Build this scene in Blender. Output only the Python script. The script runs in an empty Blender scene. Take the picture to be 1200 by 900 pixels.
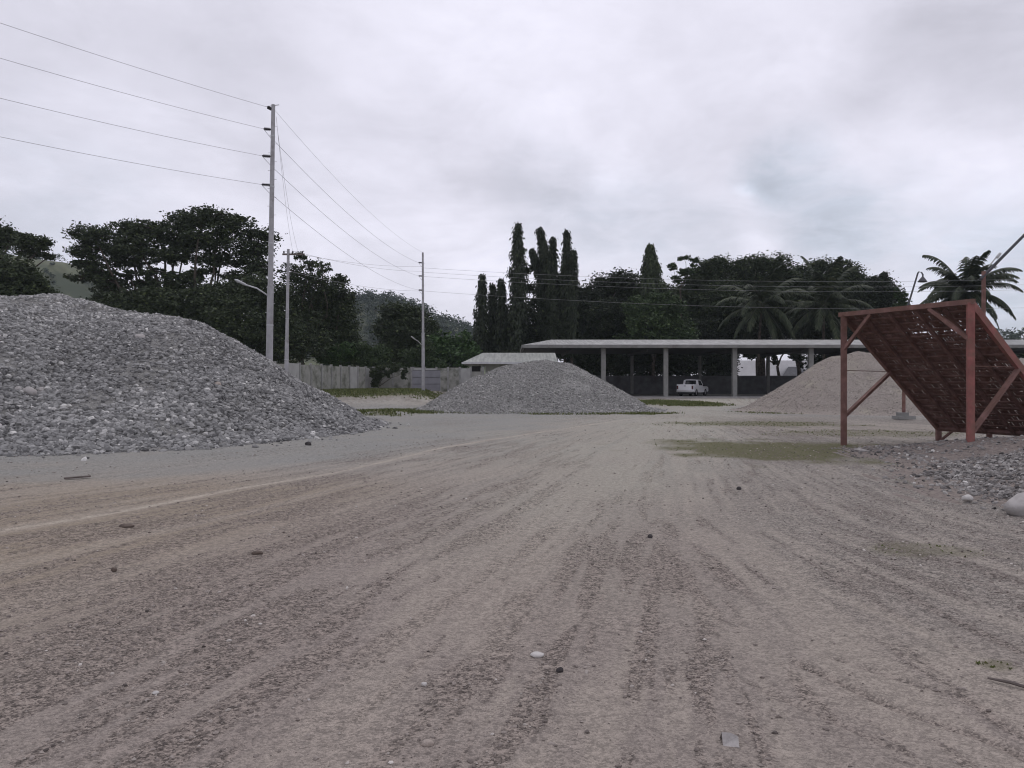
import bpy, math, random
import numpy as np
from mathutils import Vector, Matrix

random.seed(7)
RNG = np.random.default_rng(11)
SC = bpy.context.scene
COL = SC.collection
R = math.radians
CAM_H, F, CX, HY = 1.6, 900.0, 600.0, 448.0


def P(px, py, d):
    """point seen at photo pixel (px, py) at distance d in front of the viewpoint"""
    return np.array([(px - CX) / F * d, d, CAM_H + (HY - py) / F * d])


def G(px, py):
    """point of flat ground seen at photo pixel"""
    d = CAM_H * F / (py - HY)
    return np.array([(px - CX) / F * d, d])


# ------------------------------------------------------------------ noise
_LAT = np.random.default_rng(3).random((256, 256))


def vnoise(x, y):
    x = np.asarray(x, float); y = np.asarray(y, float)
    xi = np.floor(x).astype(int); yi = np.floor(y).astype(int)
    fx = x - xi; fy = y - yi
    fx = fx * fx * (3 - 2 * fx); fy = fy * fy * (3 - 2 * fy)
    a = _LAT[xi & 255, yi & 255]; b = _LAT[(xi + 1) & 255, yi & 255]
    c = _LAT[xi & 255, (yi + 1) & 255]; d = _LAT[(xi + 1) & 255, (yi + 1) & 255]
    return (a * (1 - fx) + b * fx) * (1 - fy) + (c * (1 - fx) + d * fx) * fy


def fbm(x, y, o=4):
    s = 0.0; a = 0.5; t = 0.0
    for i in range(o):
        s = s + a * vnoise(x * 2 ** i + 17.3 * i, y * 2 ** i + 9.1 * i); t += a; a *= 0.5
    return s / t


def sstep(a, b, x):
    t = np.clip((np.asarray(x, float) - a) / (b - a), 0, 1)
    return t * t * (3 - 2 * t)


# ------------------------------------------------------------------ mesh builder
class MB:
    def __init__(self):
        self.v = []; self.f = {}; self.n = 0; self.a = []

    def raw(self, verts, faces, attr=None):
        verts = np.asarray(verts, float).reshape(-1, 3)
        faces = np.asarray(faces, int)
        self.v.append(verts)
        self.f.setdefault(faces.shape[1], []).append(faces + self.n)
        self.a.append(np.full(len(verts), 0.5) if attr is None else np.broadcast_to(np.asarray(attr, float), (len(verts),)))
        self.n += len(verts)
        return self

    def hexa(self, c):
        """8 corners: 0-3 bottom loop, 4-7 top loop"""
        return self.raw(c, [[3, 2, 1, 0], [4, 5, 6, 7], [0, 1, 5, 4], [1, 2, 6, 5], [2, 3, 7, 6], [3, 0, 4, 7]])

    def box(self, c, s, rz=0.0):
        x, y, z = s[0] / 2, s[1] / 2, s[2] / 2
        p = np.array([[-x, -y, -z], [x, -y, -z], [x, y, -z], [-x, y, -z], [-x, -y, z], [x, -y, z], [x, y, z], [-x, y, z]])
        ca, sa = math.cos(rz), math.sin(rz)
        p = np.c_[p[:, 0] * ca - p[:, 1] * sa, p[:, 0] * sa + p[:, 1] * ca, p[:, 2]] + np.array(c)
        return self.hexa(p)

    def bar(self, p0, p1, w, h, up=(0, 0, 1)):
        p0 = np.array(p0, float); p1 = np.array(p1, float)
        d = p1 - p0; d /= np.linalg.norm(d)
        up = np.array(up, float)
        if abs(d @ up) > 0.98: up = np.array([0, 1.0, 0])
        s = np.cross(d, up); s /= np.linalg.norm(s); u = np.cross(s, d)
        q = []
        for p in (p0, p1):
            q += [p - s * w / 2 - u * h / 2, p + s * w / 2 - u * h / 2, p + s * w / 2 + u * h / 2, p - s * w / 2 + u * h / 2]
        return self.hexa(np.array(q))

    def angle(self, p0, p1, w, t, up=(0, 0, 1), flip=1):
        """L-section: two thin legs"""
        p0 = np.array(p0, float); p1 = np.array(p1, float)
        d = p1 - p0; d /= np.linalg.norm(d); up = np.array(up, float)
        if abs(d @ up) > 0.98: up = np.array([0, 1.0, 0])
        s = np.cross(d, up); s /= np.linalg.norm(s); u = np.cross(s, d)
        prof = [(0, 0), (w, 0), (w, t), (t, t), (t, w), (0, w)]
        a = [p0 + s * (x - w / 2) * flip + u * (y - w / 2) for x, y in prof]
        b = [p1 + s * (x - w / 2) * flip + u * (y - w / 2) for x, y in prof]
        n = 6
        self.raw(np.array(a + b), [[i, (i + 1) % n, (i + 1) % n + n, i + n] for i in range(n)])
        self.raw(np.array(a), [[0, 1, 2, 3], [0, 3, 4, 5]]); self.raw(np.array(b), [[0, 1, 2, 3], [0, 3, 4, 5]])
        return self

    def tube(self, pts, rad, n=8, cap=True, attr=None):
        pts = np.asarray(pts, float); m = len(pts)
        rad = np.broadcast_to(np.asarray(rad, float), (m,))
        t = np.gradient(pts, axis=0); t /= np.linalg.norm(t, axis=1)[:, None] + 1e-12
        ref = np.array([0, 0, 1.0]) if abs(t[0, 2]) < 0.9 else np.array([1.0, 0, 0])
        s = np.cross(t, ref); s /= np.linalg.norm(s, axis=1)[:, None] + 1e-12
        u = np.cross(s, t)
        a = np.arange(n) * 2 * math.pi / n
        ring = pts[:, None, :] + rad[:, None, None] * (np.cos(a)[None, :, None] * s[:, None, :] + np.sin(a)[None, :, None] * u[:, None, :])
        i = np.arange(m - 1)[:, None]; j = np.arange(n)[None, :]; k = (j + 1) % n
        f = np.stack([i * n + j, i * n + k, (i + 1) * n + k, (i + 1) * n + j], -1).reshape(-1, 4)
        self.raw(ring.reshape(-1, 3), f, attr)
        if cap:
            for e in (0, m - 1):
                self.raw(np.vstack([ring[e], pts[e]]), [[q, (q + 1) % n, n] for q in range(n)], attr)
        return self

    def lathe(self, c, prof, n=16, axis=(0, 0, 1)):
        """prof: list of (r, h) along axis from c"""
        ax = Vector(axis).normalized(); q = Vector((0, 0, 1)).rotation_difference(ax).to_matrix()
        q = np.array(q); m = len(prof)
        a = np.arange(n) * 2 * math.pi / n
        v = np.array([[r * math.cos(t), r * math.sin(t), h] for r, h in prof for t in a]) @ q.T + np.array(c)
        f = [[i * n + j, i * n + (j + 1) % n, (i + 1) * n + (j + 1) % n, (i + 1) * n + j] for i in range(m - 1) for j in range(n)]
        return self.raw(v, f)

    def build(self, name, mat, parent=None, smooth=False, local=False, attr=None):
        V = np.vstack(self.v).astype(np.float32)
        if parent is not None and not local:
            o = parent; off = np.zeros(3)
            while o is not None:
                off += np.array(o.location); o = o.parent
            V = V - off.astype(np.float32)
        me = bpy.data.meshes.new(name)
        loops = []; starts = []; s = 0
        for k, fl in self.f.items():
            A = np.vstack(fl); loops.append(A.ravel()); starts.append(s + np.arange(len(A)) * k); s += A.size
        L = np.concatenate(loops).astype(np.int32); S = np.concatenate(starts).astype(np.int32)
        me.vertices.add(len(V)); me.vertices.foreach_set('co', V.ravel())
        me.loops.add(len(L)); me.loops.foreach_set('vertex_index', L)
        me.polygons.add(len(S)); me.polygons.foreach_set('loop_start', S)
        if attr:
            at = me.attributes.new(attr, 'FLOAT', 'POINT')
            at.data.foreach_set('value', np.concatenate(self.a).astype(np.float32))
        me.update(calc_edges=True); me.validate()
        me.polygons.foreach_set('use_smooth', np.full(len(me.polygons), smooth))
        o = bpy.data.objects.new(name, me); COL.objects.link(o)
        if mat: me.materials.append(mat)
        if parent is not None: o.parent = parent
        return o


def tag(o, label=None, cat=None, group=None, kind=None):
    if label: o['label'] = label
    if cat: o['category'] = cat
    if group: o['group'] = group
    if kind: o['kind'] = kind
    return o


def empty(name, loc, label, cat, group=None, rz=0.0):
    o = bpy.data.objects.new(name, None); COL.objects.link(o)
    o.location = [float(x) for x in loc]; o.rotation_euler = (0, 0, rz); o.empty_display_size = 0.3
    return tag(o, label, cat, group)


# ------------------------------------------------------------------ materials
class NT:
    def __init__(self, nt): self.nt = nt; self.N = nt.nodes; self.L = nt.links
    def new(self, t, **kw):
        n = self.N.new(t)
        for k, v in kw.items(): setattr(n, k, v)
        return n
    def set(self, n, **kw):
        for k, v in kw.items(): n.inputs[k.replace('_', ' ')].default_value = v
        return n
    def link(self, a, b): self.L.new(a, b)
    def math(self, op, a, b=None, clamp=False):
        n = self.new('ShaderNodeMath', operation=op, use_clamp=clamp)
        for i, x in enumerate((a, b)):
            if x is None: continue
            if hasattr(x, 'is_output'): self.link(x, n.inputs[i])
            else: n.inputs[i].default_value = x
        return n.outputs[0]
    def mix(self, fac, a, b, mode='MIX'):
        n = self.new('ShaderNodeMix', data_type='RGBA', blend_type=mode)
        for s, x in ((n.inputs[0], fac), (n.inputs[6], a), (n.inputs[7], b)):
            if hasattr(x, 'is_output'): self.link(x, s)
            elif isinstance(x, (int, float)): s.default_value = x if s == n.inputs[0] else (x, x, x, 1)
            else: s.default_value = (*x, 1)
        return n.outputs[2]
    def noise(self, scale, detail=4, vec=None, rough=0.55, dist=0.0):
        n = self.new('ShaderNodeTexNoise'); self.set(n, Scale=scale, Detail=detail, Roughness=rough, Distortion=dist)
        if vec is not None: self.link(vec, n.inputs['Vector'])
        return n.outputs['Fac']
    def ramp(self, x, lo, hi, a=0.0, b=1.0):
        n = self.new('ShaderNodeMapRange', interpolation_type='SMOOTHSTEP')
        self.link(x, n.inputs[0])
        for i, v in zip((1, 2, 3, 4), (lo, hi, a, b)): n.inputs[i].default_value = v
        return n.outputs[0]
    def attr(self, name): return self.new('ShaderNodeAttribute', attribute_name=name).outputs['Fac']


def material(name):
    m = bpy.data.materials.new(name); m.use_nodes = True
    t = NT(m.node_tree); b = t.N['Principled BSDF']
    b.inputs['Specular IOR Level'].default_value = 0.25
    return m, t, b


def simple(name, col, rough=0.8, var=0.25, scale=6.0, spec=0.25, metal=0.0, bump=0.0, col2=None, c2lo=0.5, c2hi=0.7, c2scale=3.0):
    m, t, b = material(name)
    tc = t.new('ShaderNodeTexCoord').outputs['Object']
    n = t.noise(scale, 5, tc)
    c = t.mix(t.ramp(n, 0.3, 0.7), [x * (1 - var) for x in col], [min(1, x * (1 + var)) for x in col])
    if col2: c = t.mix(t.ramp(t.noise(c2scale, 6, tc, 0.65), c2lo, c2hi), c, col2)
    t.link(c, b.inputs['Base Color'])
    b.inputs['Roughness'].default_value = rough; b.inputs['Specular IOR Level'].default_value = spec
    b.inputs['Metallic'].default_value = metal
    if bump:
        bp = t.set(t.new('ShaderNodeBump'), Strength=bump, Distance=0.02)
        t.link(t.noise(scale * 6, 5, tc), bp.inputs['Height']); t.link(bp.outputs[0], b.inputs['Normal'])
    return m


def stone_mat(name, cols, rough=0.85):
    """per-stone random value 'tone' picks among the given rock colours"""
    m, t, b = material(name)
    tc = t.new('ShaderNodeTexCoord').outputs['Object']
    r = t.new('ShaderNodeValToRGB'); t.link(t.attr('tone'), r.inputs[0])
    e = r.color_ramp.elements
    e[0].position, e[0].color = 0.0, (*cols[0], 1); e[1].position, e[1].color = 1.0, (*cols[-1], 1)
    for i, c in enumerate(cols[1:-1]):
        q = e.new((i + 1) / (len(cols) - 1)); q.color = (*c, 1)
    c = t.mix(0.35, r.outputs[0], t.mix(t.noise(30, 4, tc), (0.1, 0.1, 0.1), (0.9, 0.9, 0.9)), 'OVERLAY')
    t.link(c, b.inputs['Base Color']); b.inputs['Roughness'].default_value = rough
    return m


def leaf_mat(name, a, b_, c_):
    m, t, b = material(name)
    v = t.attr('tone')
    c = t.mix(t.ramp(v, 0.0, 0.6), a, b_); c = t.mix(t.ramp(v, 0.72, 1.0), c, c_)
    t.link(c, b.inputs['Base Color']); b.inputs['Roughness'].default_value = 0.6; b.inputs['Specular IOR Level'].default_value = 0.2
    return m


M = {}
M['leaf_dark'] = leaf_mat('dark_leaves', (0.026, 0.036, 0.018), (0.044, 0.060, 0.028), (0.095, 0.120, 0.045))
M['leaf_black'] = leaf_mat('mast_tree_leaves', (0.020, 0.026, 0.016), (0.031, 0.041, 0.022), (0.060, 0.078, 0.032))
M['leaf_mid'] = leaf_mat('mid_green_leaves', (0.028, 0.045, 0.020), (0.050, 0.078, 0.030), (0.095, 0.130, 0.050))
M['leaf_bright'] = leaf_mat('fresh_green_leaves', (0.032, 0.058, 0.022), (0.055, 0.100, 0.034), (0.11, 0.155, 0.055))
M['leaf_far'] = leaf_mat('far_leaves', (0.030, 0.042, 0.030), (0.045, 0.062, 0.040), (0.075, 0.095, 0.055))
M['palm'] = leaf_mat('palm_leaves', (0.018, 0.025, 0.014), (0.029, 0.039, 0.019), (0.060, 0.070, 0.035))
M['grass'] = leaf_mat('grass_blades', (0.075, 0.090, 0.030), (0.105, 0.125, 0.040), (0.165, 0.165, 0.07))
M['bark'] = simple('bark', (0.075, 0.062, 0.050), 0.9, 0.4, 4)
M['pole_gray'] = simple('weathered_pole', (0.36, 0.36, 0.37), 0.65, 0.12, 3, col2=(0.26, 0.25, 0.25), c2scale=2)
M['insul'] = simple('insulator', (0.045, 0.04, 0.045), 0.5, 0.2, 10)
M['wire'] = simple('wire', (0.30, 0.30, 0.31), 0.6, 0.1, 1)
M['galv'] = simple('galvanised', (0.45, 0.46, 0.47), 0.5, 0.1, 5, metal=0.3)
M['fence'] = simple('pale_concrete', (0.36, 0.36, 0.35), 0.9, 0.10, 1.2, col2=(0.17, 0.17, 0.15), c2lo=0.55, c2hi=0.75, c2scale=1.1)
M['fence_dirty'] = simple('stained_concrete', (0.29, 0.29, 0.265), 0.9, 0.14, 1.0, col2=(0.12, 0.125, 0.10), c2lo=0.45, c2hi=0.68, c2scale=0.9)
M['gutter'] = simple('stained_gutter', (0.20, 0.20, 0.19), 0.8, 0.15, 1.2, col2=(0.14, 0.13, 0.12), c2lo=0.5, c2hi=0.7, c2scale=0.7)
M['fence_post'] = simple('concrete_post', (0.27, 0.27, 0.26), 0.9, 0.15, 3)
M['bluegray'] = simple('blue_grey_paint', (0.215, 0.215, 0.235), 0.75, 0.1, 1.5)
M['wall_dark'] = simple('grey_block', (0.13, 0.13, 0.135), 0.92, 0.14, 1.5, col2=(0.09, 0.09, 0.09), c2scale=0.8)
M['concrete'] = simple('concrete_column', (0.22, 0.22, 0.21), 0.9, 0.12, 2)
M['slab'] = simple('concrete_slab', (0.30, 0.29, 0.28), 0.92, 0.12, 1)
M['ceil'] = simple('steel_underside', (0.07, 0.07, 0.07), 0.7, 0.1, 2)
M['housewall'] = simple('painted_wall', (0.30, 0.31, 0.28), 0.9, 0.08, 1.5)
M['palewall'] = simple('white_wall', (0.66, 0.66, 0.67), 0.9, 0.05, 1)
M['white'] = simple('white_car_paint', (0.78, 0.78, 0.79), 0.3, 0.02, 3, spec=0.5)
M['black'] = simple('black_plastic', (0.02, 0.02, 0.021), 0.6, 0.1, 5)
M['rubber'] = simple('tyre_rubber', (0.022, 0.022, 0.022), 0.85, 0.1, 8)
M['glass'] = simple('dark_glass', (0.012, 0.013, 0.015), 0.08, 0.0, 1, spec=0.5)
M['red_lens'] = simple('red_lens', (0.07, 0.012, 0.012), 0.3, 0.05, 5)
M['silver'] = simple('alloy', (0.5, 0.5, 0.5), 0.35, 0.05, 5, metal=0.6)
M['lamp'] = simple('dark_lamp_metal', (0.075, 0.075, 0.085), 0.55, 0.1, 4)
M['wood'] = simple('weathered_wood', (0.13, 0.11, 0.10), 0.9, 0.25, 8)
RUST = (0.115, 0.055, 0.045)
M['red'] = simple('red_oxide_steel', (0.250, 0.100, 0.090), 0.75, 0.25, 3, col2=(0.20, 0.105, 0.085), c2lo=0.42, c2hi=0.62, c2scale=2.8, bump=0.2)
M['red2'] = simple('faded_red_steel', (0.190, 0.108, 0.095), 0.8, 0.25, 4, col2=(0.150, 0.085, 0.068), c2lo=0.42, c2hi=0.62, c2scale=3.2, bump=0.2)
M['rust'] = simple('rusted_mesh', (0.150, 0.088, 0.078), 0.85, 0.25, 5, col2=(0.120, 0.062, 0.050), c2scale=4)
M['rock_pale'] = simple('pale_rock', (0.37, 0.35, 0.335), 0.85, 0.15, 9, bump=0.5)
M['rock_tan'] = simple('tan_rock', (0.36, 0.31, 0.27), 0.85, 0.18, 9, bump=0.5)
M['rock_white'] = simple('white_rock', (0.50, 0.48, 0.455), 0.8, 0.08, 12, bump=0.3)
M['rock_dark'] = simple('dark_rock', (0.055, 0.05, 0.05), 0.9, 0.25, 12, bump=0.5)
M['clod'] = simple('dark_clod', (0.12, 0.095, 0.08), 0.95, 0.25, 14, bump=0.6)
GREY = [(0.080, 0.079, 0.079), (0.170, 0.169, 0.165), (0.232, 0.230, 0.224), (0.290, 0.288, 0.280), (0.37, 0.365, 0.352), (0.60, 0.59, 0.56)]
M['stone_grey'] = stone_mat('grey_river_stones', GREY)
M['stone_fine'] = stone_mat('fine_grey_stones', [(0.16, 0.158, 0.150), (0.235, 0.232, 0.222), (0.295, 0.290, 0.276), (0.36, 0.355, 0.335), (0.50, 0.49, 0.46)])
M['stone_tan'] = stone_mat('tan_stones', [(0.20, 0.176, 0.156), (0.275, 0.244, 0.218), (0.315, 0.284, 0.254), (0.365, 0.333, 0.300), (0.47, 0.44, 0.405)])
M['stone_loose'] = stone_mat('loose_mixed_stones', [(0.075, 0.070, 0.068), (0.160, 0.150, 0.142), (0.235, 0.222, 0.210), (0.300, 0.285, 0.268), (0.40, 0.385, 0.36), (0.58, 0.56, 0.53)])
M['stone_road'] = stone_mat('road_pebbles', [(0.085, 0.073, 0.066), (0.165, 0.140, 0.125), (0.235, 0.202, 0.180), (0.295, 0.258, 0.230), (0.38, 0.345, 0.310), (0.58, 0.54, 0.50)])


def roof_mat(name, col):
    m, t, b = material(name)
    tc = t.new('ShaderNodeTexCoord').outputs['Object']
    sx = t.new('ShaderNodeSeparateXYZ'); t.link(tc, sx.inputs[0])
    w = t.math('SINE', t.math('MULTIPLY', sx.outputs[0], 2 * math.pi / 0.33))
    mp = t.new('ShaderNodeMapping'); mp.inputs['Scale'].default_value = (2.2, 0.35, 1); t.link(tc, mp.inputs[0])
    n = t.noise(1.0, 6, mp.outputs[0], 0.7)
    c = t.mix(t.ramp(n, 0.35, 0.7), [x * 0.7 for x in col], [x * 1.15 for x in col])
    t.link(c, b.inputs['Base Color']); b.inputs['Roughness'].default_value = 0.55
    bp = t.set(t.new('ShaderNodeBump'), Strength=0.6, Distance=0.03); t.link(w, bp.inputs['Height']); t.link(bp.outputs[0], b.inputs['Normal'])
    return m


M['roof_grey'] = roof_mat('grey_roof_sheet', (0.37, 0.37, 0.355))
M['roof_green'] = roof_mat('pale_green_roof_sheet', (0.27, 0.28, 0.255))

# ------------------------------------------------------------------ terrain
GRASS = [  # cx, cy, rx, ry, blades, height, strength
    (6.4, 18.2, 3.2, 3.2, 900, 0.016, 0.95), (-6.5, 41.0, 2.4, 4.5, 5000, 0.13, 0.9), (3.2, 39.4, 5.0, 1.4, 4200, 0.10, 0.95),
    (12.6, 60.0, 3.4, 9.0, 9000, 0.10, 1.0), (-14.0, 72.0, 9.0, 11.0, 16000, 0.16, 0.95), (-4.0, 42.5, 4.5, 2.5, 5000, 0.10, 0.85),
    (9.3, 29.5, 4.0, 2.2, 1200, 0.03, 0.7), (16.0, 40.0, 4.0, 1.8, 2500, 0.06, 0.6), (7.4, 12.2, 1.0, 0.8, 700, 0.02, 0.45), (3.9, 7.3, 0.7, 0.35, 200, 0.015, 0.4), (2.75, 4.35, 0.12, 0.10, 60, 0.012, 0.5), (11, 24, 3, 2, 1200, 0.03, 0.5)]



def grass_mask(x, y):
    m = np.zeros(np.shape(x))
    w = (fbm(x * 1.3 + 5, y * 1.3, 4) - 0.5) * 1.1
    for cx, cy, rx, ry, n, h, s in GRASS:
        r = np.sqrt(((x - cx) / rx) ** 2 + ((y - cy) / ry) ** 2)
        m = np.maximum(m, s * sstep(1.15, 0.55, r + w))
    return m


def track_fields(x, y):
    """light (smooth wheel tracks) and dark (ruts) fields from 0 to 1 and the rut depth in metres"""
    x = np.asarray(x, float); y = np.asarray(y, float)
    den = np.maximum(46 - y, 5.0); a = (x - 10) / den * 41
    den2 = np.maximum(26 - y, 4.0); b = (x - 1.8) / den2 * 22
    wr = sstep(0.8, 2.2, x) * sstep(11, 7, y)
    s1 = 0.42 * fbm(a * 1.8, y * 0.10, 3) + 0.58 * fbm(a * 6.5 + 40, y * 0.75, 4)
    s2 = 0.42 * fbm(b * 1.8 + 80, y * 0.10 + 7, 3) + 0.58 * fbm(b * 6.5 + 140, y * 0.75, 4)
    s = s1 * (1 - wr) + s2 * wr
    patch = fbm(x * 0.35 + 3, y * 0.22 + 9, 4)
    light = 0.70 * sstep(0.50, 0.64, s + (patch - 0.5) * 0.6)
    blot = (1 - wr) * fbm(a * 8.0 + 200, y * 0.95, 5) + wr * fbm(b * 8.0 + 260, y * 0.95, 5)
    dark = 0.95 * sstep(0.495, 0.415, 0.45 * s + 0.55 * blot + (patch - 0.5) * 0.42)
    light = light * (1 - 0.7 * dark)
    depth = -0.018 * (s - 0.5) * 2
    T = [([(-40, 628), (0, 621), (140, 599), (270, 573), (400, 552), (520, 524), (640, 505), (760, 488)], 0.16, 1.0),
         ([(-40, 672), (100, 641), (200, 619), (300, 598), (400, 571), (520, 541)], 0.12, 0.75),
         ([(-60, 735), (200, 655), (400, 600), (560, 550), (700, 510), (800, 482)], 0.30, 0.45),
         ([(380, 900), (480, 745), (560, 660), (640, 600), (720, 545), (790, 495), (830, 476)], 0.22, 0.6),
         ([(560, 760), (620, 660), (700, 575), (760, 525), (820, 487)], 0.22, 0.6),
         ([(1240, 815), (1060, 731), (950, 684), (880, 650)], 0.09, 0.8),
         ([(1240, 960), (1100, 880), (1000, 830), (900, 770), (800, 700)], 0.12, 0.4),
         ([(1240, 905), (1160, 866), (1050, 828), (935, 775)], 0.035, -1.0), ([(1240, 880), (1120, 815), (980, 770)], 0.03, -0.7),
         ([(880, 800), (960, 838), (1060, 880)], 0.03, -0.6), ([(-40, 640), (140, 612), (250, 596)], 0.05, -0.4)]
    wob = (fbm(x * 1.1, y * 1.1, 3) - 0.5) * 0.35
    fine = fbm(x * 5, y * 5, 3)
    for pts, wdt, amt in T:
        Q = np.array([G(*p) for p in pts]); best = np.full(x.shape, 1e9)
        for p, q in zip(Q[:-1], Q[1:]):
            d = q - p; L2 = d @ d
            t = np.clip(((x - p[0]) * d[0] + (y - p[1]) * d[1]) / L2, 0, 1)
            best = np.minimum(best, np.hypot(x - p[0] - t * d[0], y - p[1] - t * d[1]))
        k = np.exp(-((best + wob * wdt * 1.5) / wdt) ** 2) * sstep(0.2, 0.6, fine + 0.22)
        if amt > 0: light = np.maximum(light, k * amt); depth = depth - 0.008 * k
        else: dark = np.maximum(dark, -k * amt); light = light * (1 - k); depth = depth - 0.022 * k * -amt
    return light, dark, depth


def Hbase(x, y):
    x = np.asarray(x, float); y = np.asarray(y, float)
    h = 0.85 * sstep(48, 74, y) * sstep(-5.5, -9.5, x)
    h = h + 0.05 * (fbm(x * 0.15, y * 0.15, 3) - 0.5) * sstep(4, 14, y)
    h = h + 0.20 * np.exp(-(((x + 6.3) / 1.6) ** 2 + ((y - 38.2) / 0.9) ** 2))
    return h


def build_ground():
    r = np.concatenate([np.geomspace(0.4, 60, 620), np.geomspace(61, 2000, 60)])
    th = np.concatenate([np.linspace(-180, -50, 50)[:-1], np.linspace(-50, 50, 900), np.linspace(50, 180, 50)[1:-1]])
    A, Rr = np.meshgrid(np.radians(th), r); x = Rr * np.sin(A); y = Rr * np.cos(A)
    light, dark, depth = track_fields(x, y)
    fade = sstep(60, 25, Rr)
    z = Hbase(x, y) + depth * fade + 0.006 * (fbm(x * 9, y * 9, 3) - 0.5) * sstep(25, 6, Rr)
    m, n = x.shape
    V = np.stack([x, y, z], -1).reshape(-1, 3)
    i = np.arange(m - 1)[:, None]; j = np.arange(n)[None, :]; k = (j + 1) % n
    f = np.stack([i * n + j, i * n + k, (i + 1) * n + k, (i + 1) * n + j], -1).reshape(-1, 4)[:, ::-1]
    mb = MB().raw(V, f); mb.raw(V[:n].tolist() + [[0, 0, float(V[:n, 2].mean())]], [[q, (q + 1) % n, n] for q in range(n)])
    o = mb.build('ground', M['ground'], None, True)
    tag(o, 'dusty gravel yard with tyre tracks', None, None, 'structure')
    me = o.data
    dust = np.zeros(x.shape)
    for fn, kk, w_ in HEAPS: dust = np.maximum(dust, w_ * np.exp(np.clip(fn(x, y) / (kk * 3.2), -20, 0)))
    zx = np.interp(y, [9, 11.5, 13.5, 17.6, 27.7, 45], [-14, -8.3, -4.6, -2.0, 1.5, 4.0])
    dust = np.maximum(dust, 0.85 * sstep(-1.2, 2.0, zx - x + 3.0 * (fbm(x * 0.5, y * 0.3, 3) - 0.5)) * sstep(60, 45, y) * (y > 8))
    dust = np.clip(dust * (0.5 + fbm(x * 0.8, y * 0.8, 3)), 0, 1)
    cxp = np.interp(y, [5, 8, 11.8, 20, 34, 60, 80], [-0.6, 0.2, 1.3, 2.9, 7.6, 15.5, 21.0]); wd = np.interp(y, [5, 12, 20, 40, 80], [1.0, 1.8, 2.2, 2.2, 3.2])
    pale = np.exp(-(((x - cxp + 1.2 * (fbm(x * 0.4 + 2, y * 0.4, 3) - 0.5)) / wd) ** 2)) * sstep(5, 11, y) * (0.55 + 0.9 * (fbm(x * 0.9, y * 0.5, 4) - 0.2))
    pale = np.clip(pale, 0, 1)
    coarse = sstep(0.4, 2.4, x - cxp - wd * 0.6 + 2.0 * (fbm(x * 0.5 + 4, y * 0.4, 3) - 0.5)) * sstep(3.5, 6.5, y + 0.6 * x - 1.5) * sstep(66, 52, y)
    warm = sstep(-1.0, -4.5, x - 0.25 * (y - 8)) * sstep(14.5, 11, y + 0.25 * x + 1.5 * fbm(x * 0.4, y * 0.4, 3)) * sstep(0.35, 0.6, fbm(x * 0.3 + 8, y * 0.3, 3) + 0.15)
    for nm, val in (('track', light), ('rut', dark), ('green', grass_mask(x, y)), ('dust', dust), ('warm', warm), ('pale', pale), ('coarse', coarse)):
        at = me.attributes.new(nm, 'FLOAT', 'POINT')
        full = np.zeros(len(me.vertices), np.float32); full[:m * n] = val.ravel(); at.data.foreach_set('value', full)
    return o


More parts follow.
